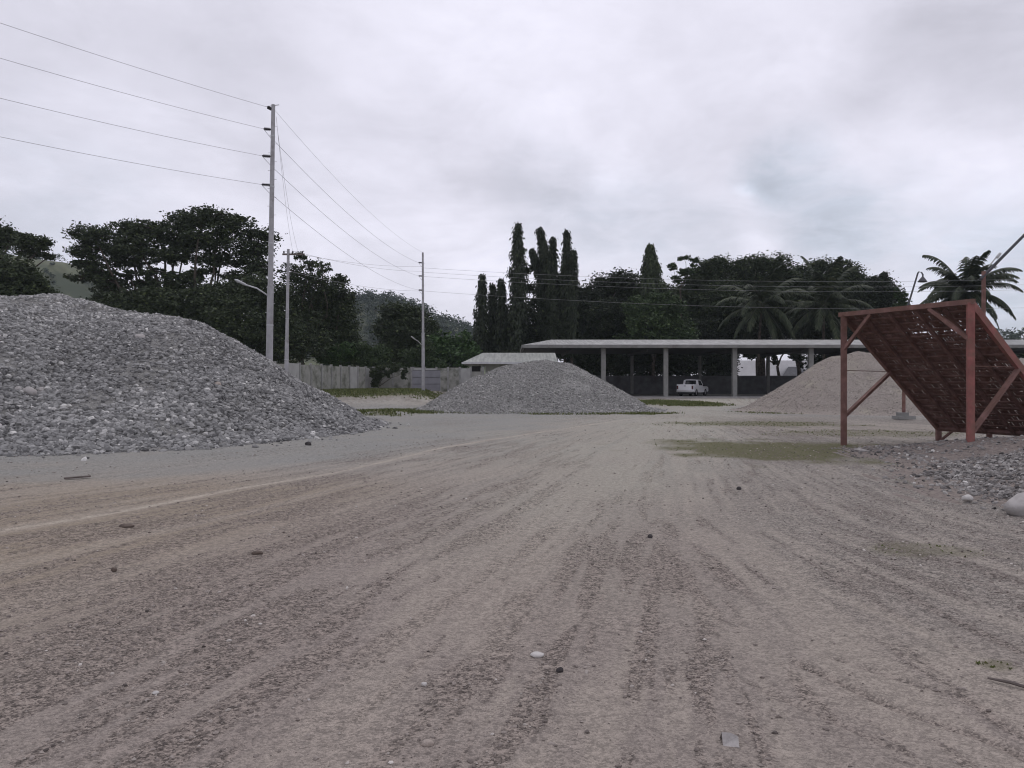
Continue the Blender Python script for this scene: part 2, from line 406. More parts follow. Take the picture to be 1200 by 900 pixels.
def ground_mat():
    m, t, b = material('gravel_yard')
    tc = t.new('ShaderNodeTexCoord').outputs['Object']
    big = t.noise(0.12, 5, tc, 0.6); mid = t.noise(0.9, 6, tc, 0.65); fine = t.noise(14, 6, tc, 0.7); grit = t.noise(90, 3, tc, 0.6); pat = t.noise(0.55, 7, tc, 0.7, 0.4)
    sx = t.new('ShaderNodeSeparateXYZ'); t.link(tc, sx.inputs[0])
    far = t.ramp(sx.outputs[1], 7.0, 22.0)
    c = t.mix(t.ramp(big, 0.35, 0.65), (0.282, 0.242, 0.217), (0.298, 0.264, 0.228))
    c = t.mix(far, c, t.mix(t.ramp(big, 0.4, 0.6), (0.315, 0.307, 0.272), (0.290, 0.275, 0.242)))
    c = t.mix(t.math('MULTIPLY', t.attr('warm'), 0.75), c, (0.290, 0.238, 0.175))
    c = t.mix(t.math('MULTIPLY', t.attr('coarse'), 0.7), c, (0.232, 0.214, 0.194))
    gritty = t.math('MULTIPLY', t.math('MAXIMUM', t.math('MAXIMUM', t.ramp(pat, 0.46, 0.66, 0.05, 0.6), t.attr('rut')), t.math('MULTIPLY', t.attr('coarse'), 0.8)), t.math('SUBTRACT', 1.0, t.math('MULTIPLY', t.attr('track'), 0.8)))
    c = t.mix(t.math('MULTIPLY', gritty, 0.30), c, (0.215, 0.182, 0.162))
    c = t.mix(t.math('MULTIPLY', t.attr('rut'), 0.50), c, (0.180, 0.152, 0.136))
    c = t.mix(t.math('MULTIPLY', t.attr('track'), 0.60), c, (0.385, 0.338, 0.288))
    c = t.mix(t.math('MULTIPLY', t.ramp(t.attr('track'), 0.72, 1.0), 0.55), c, (0.500, 0.440, 0.360))
    c = t.mix(t.math('MULTIPLY', t.attr('dust'), 0.85), c, (0.262, 0.264, 0.250))
    c = t.mix(t.math('MULTIPLY', t.attr('pale'), 0.5), c, (0.375, 0.362, 0.308))
    vo = t.new('ShaderNodeTexVoronoi'); t.set(vo, Scale=85.0); t.link(tc, vo.inputs['Vector'])
    cell = t.new('ShaderNodeSeparateColor'); t.link(vo.outputs['Color'], cell.inputs[0])
    vo2 = t.new('ShaderNodeTexVoronoi'); t.set(vo2, Scale=30.0); t.link(tc, vo2.inputs['Vector'])
    cell2 = t.new('ShaderNodeSeparateColor'); t.link(vo2.outputs['Color'], cell2.inputs[0])
    gr = t.math('ADD', t.math('ADD', t.math('MULTIPLY', cell.outputs[0], 0.45), t.math('MULTIPLY', cell2.outputs[0], 0.20)), t.math('MULTIPLY', fine, 0.9))
    g = t.mix(t.ramp(gr, 0.45, 1.1), (0.36, 0.36, 0.36), (1.68, 1.66, 1.62))
    c = t.mix(t.math('ADD', 0.36, t.math('MULTIPLY', gritty, 0.64)), c, t.mix(1.0, c, g, 'MULTIPLY'))
    c = t.mix(t.math('MULTIPLY', t.attr('green'), t.ramp(fine, 0.25, 0.6, 0.50, 1.0)), c, (0.112, 0.110, 0.050))
    t.link(c, b.inputs['Base Color']); b.inputs['Roughness'].default_value = 0.95; b.inputs['Specular IOR Level'].default_value = 0.1
    hgt = t.math('ADD', t.math('MULTIPLY', fine, 0.8), t.math('ADD', t.math('MULTIPLY', grit, 0.35), t.math('MULTIPLY', vo.outputs['Distance'], -0.4)))
    bp = t.set(t.new('ShaderNodeBump'), Strength=0.9, Distance=0.025); t.link(hgt, bp.inputs['Height']); t.link(bp.outputs[0], b.inputs['Normal'])
    return m


M['ground'] = ground_mat()
HEAPS = []

# ------------------------------------------------------------------ stones
PHI = (1 + 5 ** 0.5) / 2
ICO_V = np.array([[-1, PHI, 0], [1, PHI, 0], [-1, -PHI, 0], [1, -PHI, 0], [0, -1, PHI], [0, 1, PHI], [0, -1, -PHI], [0, 1, -PHI], [PHI, 0, -1], [PHI, 0, 1], [-PHI, 0, -1], [-PHI, 0, 1]]) / math.sqrt(1 + PHI ** 2)
ICO_F = np.array([[0, 11, 5], [0, 5, 1], [0, 1, 7], [0, 7, 10], [0, 10, 11], [1, 5, 9], [5, 11, 4], [11, 10, 2], [10, 7, 6], [7, 1, 8], [3, 9, 4], [3, 4, 2], [3, 2, 6], [3, 6, 8], [3, 8, 9], [4, 9, 5], [2, 4, 11], [6, 2, 10], [8, 6, 7], [9, 8, 1]])
OCT_V = np.array([[1, 0, 0], [-1, 0, 0], [0, 1, 0], [0, -1, 0], [0, 0, 1], [0, 0, -1.0]])
OCT_F = np.array([[0, 2, 4], [2, 1, 4], [1, 3, 4], [3, 0, 4], [2, 0, 5], [1, 2, 5], [3, 1, 5], [0, 3, 5]])


def rand_rot(n):
    q = RNG.normal(size=(n, 4)); q /= np.linalg.norm(q, axis=1)[:, None]
    w, x, y, z = q.T
    return np.stack([np.stack([1 - 2 * (y * y + z * z), 2 * (x * y - z * w), 2 * (x * z + y * w)], -1),
                     np.stack([2 * (x * y + z * w), 1 - 2 * (x * x + z * z), 2 * (y * z - x * w)], -1),
                     np.stack([2 * (x * z - y * w), 2 * (y * z + x * w), 1 - 2 * (x * x + y * y)], -1)], 1)


def stones(mb, pos, size, tone, ico=True, tilt=0.7):
    """many irregular stones: size = radius"""
    n = len(pos); V0, F0 = (ICO_V, ICO_F) if ico else (OCT_V, OCT_F)
    k = len(V0)
    sc = np.stack([RNG.uniform(0.75, 1.35, n), RNG.uniform(0.65, 1.1, n), RNG.uniform(0.50, 0.88, n)], -1)
    v = V0[None] * (1 + RNG.uniform(-0.24, 0.24, (n, k, 1))) * sc[:, None, :] * size[:, None, None]
    az = RNG.uniform(0, 2 * math.pi, n); ca, sa = np.cos(az), np.sin(az)
    v = np.stack([v[..., 0] * ca[:, None] - v[..., 1] * sa[:, None], v[..., 0] * sa[:, None] + v[..., 1] * ca[:, None], v[..., 2]], -1)
    tx = RNG.normal(0, tilt, n); c, s = np.cos(tx)[:, None], np.sin(tx)[:, None]
    v = np.stack([v[..., 0], v[..., 1] * c - v[..., 2] * s, v[..., 1] * s + v[..., 2] * c], -1)
    v = v + pos[:, None, :]
    f = (F0[None] + (np.arange(n) * k)[:, None, None]).reshape(-1, 3)
    mb.raw(v.reshape(-1, 3), f, np.repeat(tone, k))


def heap_mat(name, a, b_, scale, c_=None, clo=0.55, chi=0.75):
    m, t, b = material(name)
    tc = t.new('ShaderNodeTexCoord').outputs['Object']
    vo = t.new('ShaderNodeTexVoronoi'); t.set(vo, Scale=scale); t.link(tc, vo.inputs['Vector'])
    cell = t.new('ShaderNodeSeparateColor'); t.link(vo.outputs['Color'], cell.inputs[0])
    c = t.mix(cell.outputs[0], a, b_)
    n = t.noise(0.8, 6, tc, 0.65)
    if c_: c = t.mix(t.ramp(n, clo, chi), c, c_)
    t.link(c, b.inputs['Base Color']); b.inputs['Roughness'].default_value = 0.95; b.inputs['Specular IOR Level'].default_value = 0.1
    h = t.math('ADD', t.math('MULTIPLY', vo.outputs['Distance'], -0.7), t.noise(scale * 1.7, 5, tc))
    bp = t.set(t.new('ShaderNodeBump'), Strength=0.8, Distance=0.05); t.link(h, bp.inputs['Height']); t.link(bp.outputs[0], b.inputs['Normal'])
    return m


def make_heap(label, ridge, k, ysc, bounds, step, mats, n_st, smin, smax, crop, noise_amp=0.15, soft=0.35, name='gravel_pile', tonef=None, toe=0.3, ico=True, cat='gravel pile', densf=None):
    rp = []
    for (x0, y0, h0), (x1, y1, h1) in zip(ridge[:-1], ridge[1:]):
        for t in np.linspace(0, 1, 9)[:-1]: rp.append((x0 + (x1 - x0) * t, y0 + (y1 - y0) * t, h0 + (h1 - h0) * t))
    rp.append(ridge[-1])

    def hf(x, y, raw=False):
        h = np.full(np.shape(x), -9.0)
        for X, Y, Z in rp:
            d = np.sqrt((x - X) ** 2 + (ysc * (y - Y)) ** 2 + soft ** 2) - soft
            h = np.maximum(h, Z - k * d)
        h = h + noise_amp * (fbm(x * 0.45 + 31, y * 0.45, 4) - 0.5) * 2.2 + noise_amp * 0.35 * (fbm(x * 2.2, y * 2.2, 3) - 0.5) * 2
        # slumps and gullies running down the flank
        h = h - noise_amp * 0.9 * sstep(0.5, 0.75, fbm(x * 0.7 + 60, y * 0.18, 3)) * sstep(0.2, 1.0, h)
        if raw: return h
        h = np.where(h < toe, toe * np.exp(np.clip((h - toe) / toe, -6, 0)) - toe * 0.10, h)   # spreading toe
        return h
    HEAPS.append((lambda x, y: hf(x, y, True), k, 0.9 if mats[0] is not M['heap_road'] else 0.4))
    x0, x1, y0, y1 = bounds
    gx = np.arange(x0, x1, step); gy = np.arange(y0, y1, step)
    X, Y = np.meshgrid(gx, gy); h = hf(X, Y); Z = Hbase(X, Y) + h
    ny, nx = X.shape
    i = np.arange(ny - 1)[:, None]; j = np.arange(nx - 1)[None, :]
    f = np.stack([i * nx + j, i * nx + j + 1, (i + 1) * nx + j + 1, (i + 1) * nx + j], -1).reshape(-1, 4)
    hq = h.ravel()[f].max(1); f = f[hq > -toe * 0.06]
    used = np.unique(f); remap = -np.ones(nx * ny, int); remap[used] = np.arange(len(used))
    V = np.stack([X, Y, Z], -1).reshape(-1, 3)[used]
    c = np.array([ridge[len(ridge) // 2][0], ridge[len(ridge) // 2][1], 0.0])
    root = empty(name, c, label, cat)
    MB().raw(V, remap[f]).build('slope', mats[0], root, True)
    cx0, cx1, cy0, cy1 = crop
    px = RNG.uniform(cx0, cx1, n_st * 3); py = RNG.uniform(cy0, cy1, n_st * 3); ph = hf(px, py)
    ok = ph > -toe * 0.02
    # fewer stones on the thin outer toe
    ok &= RNG.random(len(px)) < sstep(-0.02, toe * 0.55, ph) * 0.92 + 0.08
    ok &= RNG.random(len(px)) < 1.0 - 0.8 * sstep(0.58, 0.72, fbm(px * 0.55 + 90, py * 0.8 + 3, 4))     # patches of fines
    if densf is not None: ok &= RNG.random(len(px)) < densf(px, py)
    px, py, ph = px[ok][:n_st], py[ok][:n_st], ph[ok][:n_st]
    qx = RNG.uniform(cx0, cx1, n_st); qy = RNG.uniform(cy0 - 2, cy1, n_st); qr = hf(qx, qy, True)
    ok = (qr < 0.1) & (RNG.random(n_st) < 0.30 * np.exp(np.clip(qr, -9, 0) / (k * 0.28)))                   # strays rolled off the toe
    px = np.r_[px, qx[ok]]; py = np.r_[py, qy[ok]]; ph = np.r_[ph, np.maximum(hf(qx[ok], qy[ok]), 0.0)]
    n = len(px); hm_ = max(r_[2] for r_ in ridge)
    size = smin + (smax - smin) * RNG.random(n) ** 4.2 * (1.15 - 0.45 * np.clip(ph / hm_, 0, 1))
    pos = np.stack([px, py, Hbase(px, py) + ph + size * 0.12], -1)
    tone = np.clip(RNG.normal(0.39, 0.22, n), 0, 1)
    if tonef is not None: tone = np.clip(tone + tonef(px, py, ph), 0, 1)
    tone = np.where(RNG.random(n) < 0.018, RNG.uniform(0.8, 1.0, n), tone)
    mb = MB(); big = (size > 0.032) & bool(ico)
    stones(mb, pos[big], size[big], tone[big], True); stones(mb, pos[~big], size[~big], tone[~big], False)
    st = mb.build('gravel', mats[1], root, False, attr='tone'); st['kind'] = 'stuff'
    return root, hf


M['heap_grey'] = heap_mat('grey_gravel_bed', (0.15, 0.147, 0.140), (0.27, 0.265, 0.250), 14)
M['heap_fine'] = heap_mat('fine_gravel_bed', (0.20, 0.198, 0.19), (0.34, 0.335, 0.315), 18)
M['heap_tan'] = heap_mat('tan_gravel_bed', (0.255, 0.225, 0.200), (0.345, 0.310, 0.276), 22, (0.36, 0.33, 0.27), 0.5, 0.7)
M['heap_road'] = heap_mat('loose_gravel_bed', (0.19, 0.162, 0.145), (0.29, 0.250, 0.222), 20)

big_heap, big_hf = make_heap('huge grey river gravel heap towering in front of the tall utility pole',
    [(-34, 29, 5.0), (-18, 27.5, 4.82), (-16.3, 27.5, 4.78), (-14, 27.5, 4.2), (-11.5, 27.5, 3.85), (-10.55, 27.5, 3.0)], 0.66, 0.62,
    (-45, -2, 14, 44), 0.14, (M['heap_grey'], M['stone_grey']), 210000, 0.016, 0.092, (-23, -3.5, 15.5, 31.5), 0.21, 0.4,
    tonef=lambda x, y, h: (fbm(x * 0.5, y * 0.5 + 50, 3) - 0.5) * 0.35 + 0.10 * sstep(2.5, 4.2, h))
make_heap('rounded fine grey gravel heap in the middle of the yard',
    [(-1.6, 45, 2.05), (-0.1, 45, 2.75), (1.9, 45.2, 2.9), (3.15, 45, 2.72)], 0.60, 0.88, (-10, 12, 38, 54), 0.14,
    (M['heap_fine'], M['stone_fine']), 34000, 0.026, 0.085, (-9, 10.5, 38.5, 47), 0.11, 0.5, ico=False,
    tonef=lambda x, y, h: (fbm(x * 0.8, y * 0.8 + 20, 3) - 0.5) * 0.3)
make_heap('tan pinkish sandy gravel heap behind the red screen',
    [(18.2, 43, 3.1), (19.4, 43, 3.35), (21, 43, 3.05), (24, 43.5, 2.8), (28.4, 44, 3.05), (34, 44, 2.85)], 0.66, 0.92, (11, 42, 35.5, 53), 0.14,
    (M['heap_tan'], M['stone_tan']), 40000, 0.011, 0.045, (12, 33, 36.0, 46), 0.14, 0.4, ico=False,
    tonef=lambda x, y, h: (fbm(x * 0.6, y * 0.6 + 70, 3) - 0.5) * 0.45)
low_heap, low_hf = make_heap('low spread of loose mixed gravel at the foot of the red screen',
    [(10.3, 16.5, 0.40), (13.5, 16.5, 0.62), (11.0, 13.0, 0.62), (9.0, 11.0, 0.42)], 0.20, 1.0, (5, 18, 7, 22), 0.08,
    (M['heap_road'], M['stone_loose']), 52000, 0.008, 0.046, (5.8, 17, 8, 20), 0.05, 0.3, toe=0.12,
    densf=lambda x, y: 0.20 + 0.80 * sstep(3.6, 1.6, np.hypot(x - 9.6, (y - 12.0) * 0.8) + 2.2 * (fbm(x * 0.9, y * 0.9, 4) - 0.5)),
    tonef=lambda x, y, h: (fbm(x * 1.2, y * 1.2 + 20, 3) - 0.5) * 0.3 - 0.06)


build_ground()


# pebbles strewn over the whole yard
def scatter_pebbles():
    n = 240000
    d = 2.2 * (26 / 2.2) ** (RNG.random(n) ** 0.80)
    x = RNG.uniform(-0.82, 0.82, n) * d; y = d
    light, dark, depth = track_fields(x, y)
    clump = fbm(x * 1.1 + 12, y * 1.1, 4)
    p = np.clip(0.02 + 0.5 * (clump - 0.42) + 0.60 * dark * sstep(0.35, 0.6, clump) + 0.8 * sstep(0.8, 3.5, x - 0.2 * y + 0.5) * sstep(4, 8, y), 0.03, 1) * (1 - 0.75 * light)
    ok = RNG.random(n) < p
    ok &= (big_hf(x, y) < 0.03) & (low_hf(x, y) < 0.05)
    x, y, depth = x[ok], y[ok], depth[ok]; n = len(x)
    size = (0.0024 + 0.0130 * RNG.random(n) ** 7.0) * (0.85 + 0.03 * y)
    z = Hbase(x, y) + depth * sstep(60, 25, np.hypot(x, y)) + size * 0.15
    tone = np.clip(RNG.normal(0.42, 0.17, n), 0, 1); tone = np.where(RNG.random(n) < 0.015, 0.95, tone)
    mb = MB(); b = size > 0.012
    stones(mb, np.stack([x, y, z], -1)[b], size[b], tone[b], True, 0.3)
    stones(mb, np.stack([x, y, z], -1)[~b], size[~b], tone[~b], False, 0.3)
    tag(mb.build('pebbles', M['stone_road'], None, False, attr='tone'), 'small pebbles strewn over the dusty yard', 'pebbles', None, 'stuff')


scatter_pebbles()


def grass_all():
    V = []; tone = []
    for cx, cy, rx, ry, n, h, s in GRASS:
        x = cx + rx * RNG.uniform(-1.2, 1.2, n * 2); y = cy + ry * RNG.uniform(-1.2, 1.2, n * 2)
        ok = RNG.random(2 * n) < grass_mask(x, y) * 0.9
        x, y = x[ok], y[ok]; n = len(x)
        z = Hbase(x, y); a = RNG.uniform(0, 2 * math.pi, n); hh = h * RNG.uniform(0.4, 1.2, n); w = 0.010 + 0.0007 * cy
        dx, dy = np.cos(a) * w, np.sin(a) * w; lx, ly = RNG.normal(0, 0.5, n) * hh, RNG.normal(0, 0.5, n) * hh
        V.append(np.stack([np.stack([x - dx, y - dy, z - 0.01], -1), np.stack([x + dx, y + dy, z - 0.01], -1), np.stack([x + lx, y + ly, z + hh], -1)], 1))
        tone.append(np.repeat(RNG.random(n), 3))
    V = np.concatenate(V)
    mb = MB().raw(V.reshape(-1, 3), np.arange(len(V) * 3).reshape(-1, 3), np.concatenate(tone))
    tag(mb.build('grass', M['grass'], None, False, attr='tone'), 'sparse short grass and moss in patches on the yard', 'grass', None, 'stuff')


grass_all()


# single rocks and litter -------------------------------------------------
def rock(loc, s, mat, label, seed, group=None, name='rock', flat=0.6, cat='rock', rz=0.0):
    import bmesh
    bm = bmesh.new(); bmesh.ops.create_icosphere(bm, subdivisions=3, radius=1.0)
    rg = np.random.default_rng(seed); N = rg.normal(size=(9, 3)); N /= np.linalg.norm(N, axis=1)[:, None]; D = rg.uniform(0.62, 0.95, 9)
    for v in bm.verts:
        p = np.array(v.co); k = 1.0
        for n_, d_ in zip(N, D):
            q = p @ n_
            if q > d_: p = p - n_ * (q - d_) * 0.85
        p *= 1 + 0.05 * (vnoise(p[0] * 3 + seed, p[1] * 3 + p[2] * 2) - 0.5)
        v.co = (p[0] * s[0], p[1] * s[1], p[2] * s[2])
    me = bpy.data.meshes.new(name); bm.to_mesh(me); bm.free()
    me.polygons.foreach_set('use_smooth', np.ones(len(me.polygons), bool))
    o = bpy.data.objects.new(name, me); COL.objects.link(o); me.materials.append(mat)
    o.location = [float(q) for q in loc]; o.rotation_euler = (0, 0, rz)
    return tag(o, label, cat, group)


def grock(px, py, wpx, hpx, mat, label, seed, **kw):
    x, y = G(px, py + hpx * 0.35); k = y / F
    s = (wpx * k / 2, wpx * k / 2 * 0.75, hpx * k / 2)
    z = float(Hbase(x, y)) + s[2] * 0.55
    return rock((x, y, z), s, mat, label, seed, **kw)


grock(629, 767, 18, 7, M['rock_white'], 'flat whitish stone on the dusty yard beside a small black stone', 1)
grock(656, 785, 9, 8, M['rock_dark'], 'small black stone beside the flat whitish stone', 2)
grock(497, 802, 8, 6, M['rock_white'], 'tiny bright white stone alone on the pinkish dust', 3)
grock(501, 871, 15, 10, M['rock_tan'], 'rounded tan stone near the lower edge of the yard', 4)
grock(182, 812, 8, 5, M['rock_white'], 'tiny white chip on the brown dust by the wheel tracks', 5)
grock(148, 616, 18, 6, M['clod'], 'low dark clod of earth between the pale wheel tracks', 6, cat='clod', name='earth_clod')
grock(301, 648, 14, 6, M['clod'], 'dark clod of earth on the pinkish track below the heap', 7, cat='clod', name='earth_clod')
grock(133, 667, 8, 6, M['clod'], 'small round dark clod under the lower wheel track', 8, cat='clod', name='earth_clod')
grock(762, 628, 6, 6, M['rock_dark'], 'tiny dark stone in the coarse gravel patch', 9)
grock(866, 572, 6, 5, M['rock_dark'], 'tiny dark stone near the mossy patch', 10)
grock(361, 520, 8, 6, M['rock_dark'], 'small dark stone lying off the toe of the huge heap', 12)
grock(1009, 528, 17, 6, M['rock_pale'], 'flat pale slab of stone by the foot of the red screen post', 11, name='rock')
x, y = G(1196, 607); rock((6.32, 9.30, 0.10), (0.38, 0.25, 0.17), M['rock_pale'], 'big smooth pale boulder beside the loose gravel', 21, name='boulder', cat='boulder', rz=0.2)
x = 5.95; y = 10.15
rock((6.08, 10.25, 0.05), (0.075, 0.06, 0.055), M['rock_white'], 'knobbly white stone at the edge of the loose gravel', 22)
for (px, py, w, sd, lb) in ((34, 460, 17, 31, 'pale round boulder stuck in the flank of the huge heap'), (48, 457, 9, 32, 'small pale stone just beside the boulder in the huge heap'), (21, 456, 8, 33, 'smaller grey stone on the far side of the boulder in the huge heap'),
                            (164, 395, 12, 34, 'pale slab high on the huge heap'), (255, 451, 9, 35, 'tan stone in the middle of the huge heap')):
    # walk along the sight line until it meets the heap
    for d in np.arange(15, 32, 0.05):
        q = P(px, py, d)
        if q[2] < float(Hbase(q[0], q[1]) + big_hf(q[0], q[1])) + 0.03: break
    w_ = w / F * d / 2
    rock(q, (w_, w_ * 0.8, w_ * 0.85), M['rock_pale'] if sd != 35 else M['rock_tan'], lb, sd, name='boulder' if sd == 31 else 'rock', cat='boulder' if sd == 31 else 'rock')


def litter():
    x, y = G(855, 872); k = y / F
    w = 0.042; mb = MB()
    # a folded scrap standing like a low tent, one end torn open
    q = np.array([[-w * 0.8, 0.0, 0.046], [w * 0.9, 0.012, 0.030], [-w * 0.65, -0.034, 0.0], [w, -0.030, 0.0], [-w, 0.040, 0.0], [w * 0.9, 0.046, 0.0], [0.1 * w, 0.008, 0.044]])
    p = np.vstack([q, q + np.array([0, 0, -0.0025])])
    mb.raw(p, [[2, 3, 1, 6], [9, 13, 8, 10], [5, 4, 0, 6], [12, 13, 7, 11]]); mb.raw(p, [[2, 6, 0], [5, 6, 1], [9, 7, 13], [12, 8, 13], [1, 3, 5]])
    o = mb.build('paper_scrap', M['rock_pale'], None, False, local=True)
    o.location = (float(x), float(y), float(Hbase(x, y)) + 0.002); o.rotation_euler = (0, 0, -0.25)
    tag(o, 'folded pale scrap of card lying on the dust', 'litter')
    a = G(1158, 797); b = G(1215, 812)
    tag(MB().tube(np.array([[a[0], a[1], 0.01], [(a[0] + b[0]) / 2, (a[1] + b[1]) / 2 + 0.01, 0.016], [b[0], b[1], 0.012]]), [0.006, 0.009, 0.008], 6).build('stick', M['wood']), 'thin dark stick lying across the gravel', 'stick')
    a = G(75, 562); b = G(106, 560)
    tag(MB().bar((a[0], a[1], 0.02), (b[0], b[1], 0.03), 0.07, 0.025).build('plank', M['wood']), 'short weathered plank lying in front of the huge heap', 'plank')


litter()


# ------------------------------------------------------------------ vegetation
def leaf_cloud(mb, pos, size, flat=0.5, aspect=0.55):
    n = len(pos)
    a = RNG.normal(size=(n, 3)); a[:, 2] *= flat; a /= np.linalg.norm(a, axis=1)[:, None]
    b = np.cross(a, RNG.normal(size=(n, 3))); b /= np.linalg.norm(b, axis=1)[:, None] + 1e-9
    s = (size * RNG.uniform(0.6, 1.35, n))[:, None]
    a = a * s * 0.5; b = b * s * 0.5 * aspect
    v = np.stack([pos - a, pos - b * 0.9 + a * 0.1, pos + a, pos + b * 0.9 + a * 0.1], 1)
    mb.raw(v.reshape(-1, 3), np.arange(n * 4).reshape(-1, 4), np.repeat(np.clip(RNG.normal(0.45, 0.25, n), 0, 1), 4))


def clump_points(c, r, m, per, sub, flat=0.6, shell=0.55):
    """leaf positions grouped in tufts through an ellipsoid, most of them near its outside"""
    d = RNG.normal(size=(m, 3)); d /= np.linalg.norm(d, axis=1)[:, None]
    d *= (shell + (1.05 - shell) * RNG.random(m) ** 0.6)[:, None]
    t = c + d * r
    p = np.repeat(t, per, 0) + RNG.normal(size=(m * per, 3)) * sub * np.array([1, 1, flat]) * np.repeat(RNG.uniform(0.6, 1.3, m), per)[:, None]
    return p, t


def tree(name, label, cat, d, base_px, lobes, mat, leaf=0.34, dens=1.0, trunk_r=0.35, group=None, sub=0.75, flat=0.55, depth=0.9, gap=1.0, base_z=None, fork=0.45, twigs=True, trunks=1):
    x0 = (base_px - CX) / F * d
    z0 = float(Hbase(x0, d)) if base_z is None else base_z
    root = empty(name, (x0, d, z0), label, cat, group)
    tb = MB(); cb = MB(); base = np.array([x0, d, z0 - 0.2])
    cs = []
    for (px, py, rx, ry) in lobes:
        r = np.array([rx / F * d, 0.0, ry / F * d]); r[1] = depth * (0.65 * r[0] + 0.35 * r[2])
        if name == 'leafy_tree': r *= 1.14
        elif name == 'rain_tree': r *= np.array([1.05, 1.05, 1.2])
        c = P(px, py, d) + np.array([0, RNG.uniform(-0.5, 0.5) * r[0], 0]); cs.append((c, r))
    mean = np.mean([c for c, r in cs], 0); top = base + (mean - base) * fork; top[0] += RNG.normal(0, 0.3)
    n = 7; t = np.linspace(0, 1, n)[:, None]
    path = base + (top - base) * t + np.c_[np.sin(t * 5) * 0.12, np.cos(t * 4) * 0.1, t * 0]
    tb.tube(path, np.linspace(trunk_r * 1.25, trunk_r * 0.75, n), 9)
    K = max(2, min(6, len(cs) // 3)); order = sorted(range(len(cs)), key=lambda i: cs[i][0][0]); node = {}
    for grp in np.array_split(np.array(order), K):
        gm = np.mean([cs[i][0] for i in grp], 0); lowz = min(cs[i][0][2] for i in grp)
        nd = top + (gm - top) * 0.5; nd[2] = min(nd[2], (lowz + top[2]) / 2 + 0.3); nd += RNG.normal(0, 0.25, 3)
        mid = (top + nd) / 2 + RNG.normal(0, 0.2, 3)
        tb.tube(np.array([top, mid, nd]), [trunk_r * 0.62, trunk_r * 0.5, trunk_r * 0.40], 7)
        for i in grp: node[int(i)] = nd
    for ci, (c, r) in enumerate(cs):
        nd = node[ci]; L_ = np.linalg.norm(c - nd)
        tt = np.linspace(0, 1, 7)[:, None]
        br = nd + (c + np.array([0, 0, r[2] * 0.1]) - nd) * tt + np.sin(tt * math.pi) * RNG.normal(0, 0.10, 3) * L_ + np.sin(tt * 9 + RNG.uniform(0, 6)) * RNG.normal(0, 0.02, 3) * L_ * np.sin(tt * math.pi)
        tb.tube(br, np.linspace(trunk_r * 0.32, trunk_r * 0.09, 7), 6)
        area = r[0] * r[2]
        m = max(10, int(area * 14.5 * dens / sub ** 1.2)); per = int(38 * (0.34 / leaf) ** 1.3)
        s = min(sub, 0.42 * min(r[0], r[2] * 1.6)) * RNG.uniform(0.85, 1.1)
        p, tufts = clump_points(c, r, m, per, s * 0.55, flat, 0.18)
        if gap < 1: p = p[RNG.random(len(p)) < gap]
        leaf_cloud(cb, p, leaf)
        if twigs:
            for q in tufts[:: max(1, len(tufts) // 12)]:
                tb.tube(np.array([c, (c + q) / 2 + RNG.normal(0, 0.15, 3), q]), [trunk_r * 0.13, trunk_r * 0.09, trunk_r * 0.04], 4, cap=False)
    tb.build('trunk', M['bark'], root, True)
    cb.build('crown', mat, root, False, attr='tone')
    return root


def shrub(label, d, px, lobes, mat, leaf=0.22, dens=1.2, group=None, name='shrub', sub=0.5):
    return tree(name, label, 'shrub', d, px, lobes, mat, leaf, dens, 0.07, group, sub, 0.7, fork=0.25)


def mast_tree(label, d, axis, wpx, mat=None, group='mast trees in the tall dark clump', expo=0.8, leaf=0.42, name='mast_tree', taper=1.0, cat='tree'):
    """narrow column of drooping leaves around a straight stem; axis = [(px, py) top ... bottom]"""
    mat = mat or M['leaf_black']
    ax = np.array([P(px, py, d) for px, py in axis])
    x0, z0 = ax[-1][0], 0.0
    root = empty(name, (x0, d, z0), label, cat, group)
    full = np.vstack([ax, [[x0, d, -0.2]]]) if ax[-1][2] > 0.2 else ax
    tb = MB(); tb.tube(full[::-1], np.linspace(0.22, 0.03, len(full)), 7); tb.build('trunk', M['bark'], root, True)
    seg = np.linalg.norm(np.diff(ax, axis=0), axis=1); cum = np.r_[0, np.cumsum(seg)]; L = cum[-1]
    W = wpx * 1.02 / F * d / 2
    nt = int(L * 95 * max(1, W) ** 1.3); s = RNG.random(nt) ** 1.0 * L
    px_ = np.stack([np.interp(s, cum, ax[:, i]) for i in range(3)], -1)
    prof = W * np.clip(0.07 + taper * 0.95 * (s / 5.5) ** expo, 0, 1.0) * (0.70 + 0.52 * vnoise(s * 1.1 + x0 * 3, np.full(nt, x0)))
    ang = RNG.uniform(0, 2 * math.pi, nt); rad = prof * RNG.random(nt) ** 0.5 * (0.72 + 0.62 * vnoise(s * 1.7, ang * 1.6 + x0))
    c = px_ + np.stack([np.cos(ang) * rad, np.sin(ang) * rad, -0.35 * rad], -1)
    per = 5
    p = np.repeat(c, per, 0); k = len(p)
    out = np.repeat(np.stack([np.cos(ang), np.sin(ang), np.zeros(nt)], -1), per, 0)
    p = p + RNG.normal(size=(k, 3)) * 0.16
    ll = leaf * RNG.uniform(0.6, 1.4, k)[:, None]
    dr = out * RNG.uniform(0.15, 0.6, (k, 1)) + np.array([0, 0, -1.0]) + RNG.normal(0, 0.22, (k, 3))
    dr /= np.linalg.norm(dr, axis=1)[:, None]
    sd = np.cross(dr, out + RNG.normal(0, 0.5, (k, 3))); sd /= np.linalg.norm(sd, axis=1)[:, None] + 1e-9
    v = np.stack([p, p + dr * ll * 0.45 + sd * ll * 0.2, p + dr * ll, p + dr * ll * 0.45 - sd * ll * 0.2], 1)
    cb = MB().raw(v.reshape(-1, 3), np.arange(k * 4).reshape(-1, 4), np.repeat(np.clip(RNG.normal(0.4, 0.25, k), 0, 1), 4))
    cb.build('crown', mat, root, False, attr='tone')
    return root


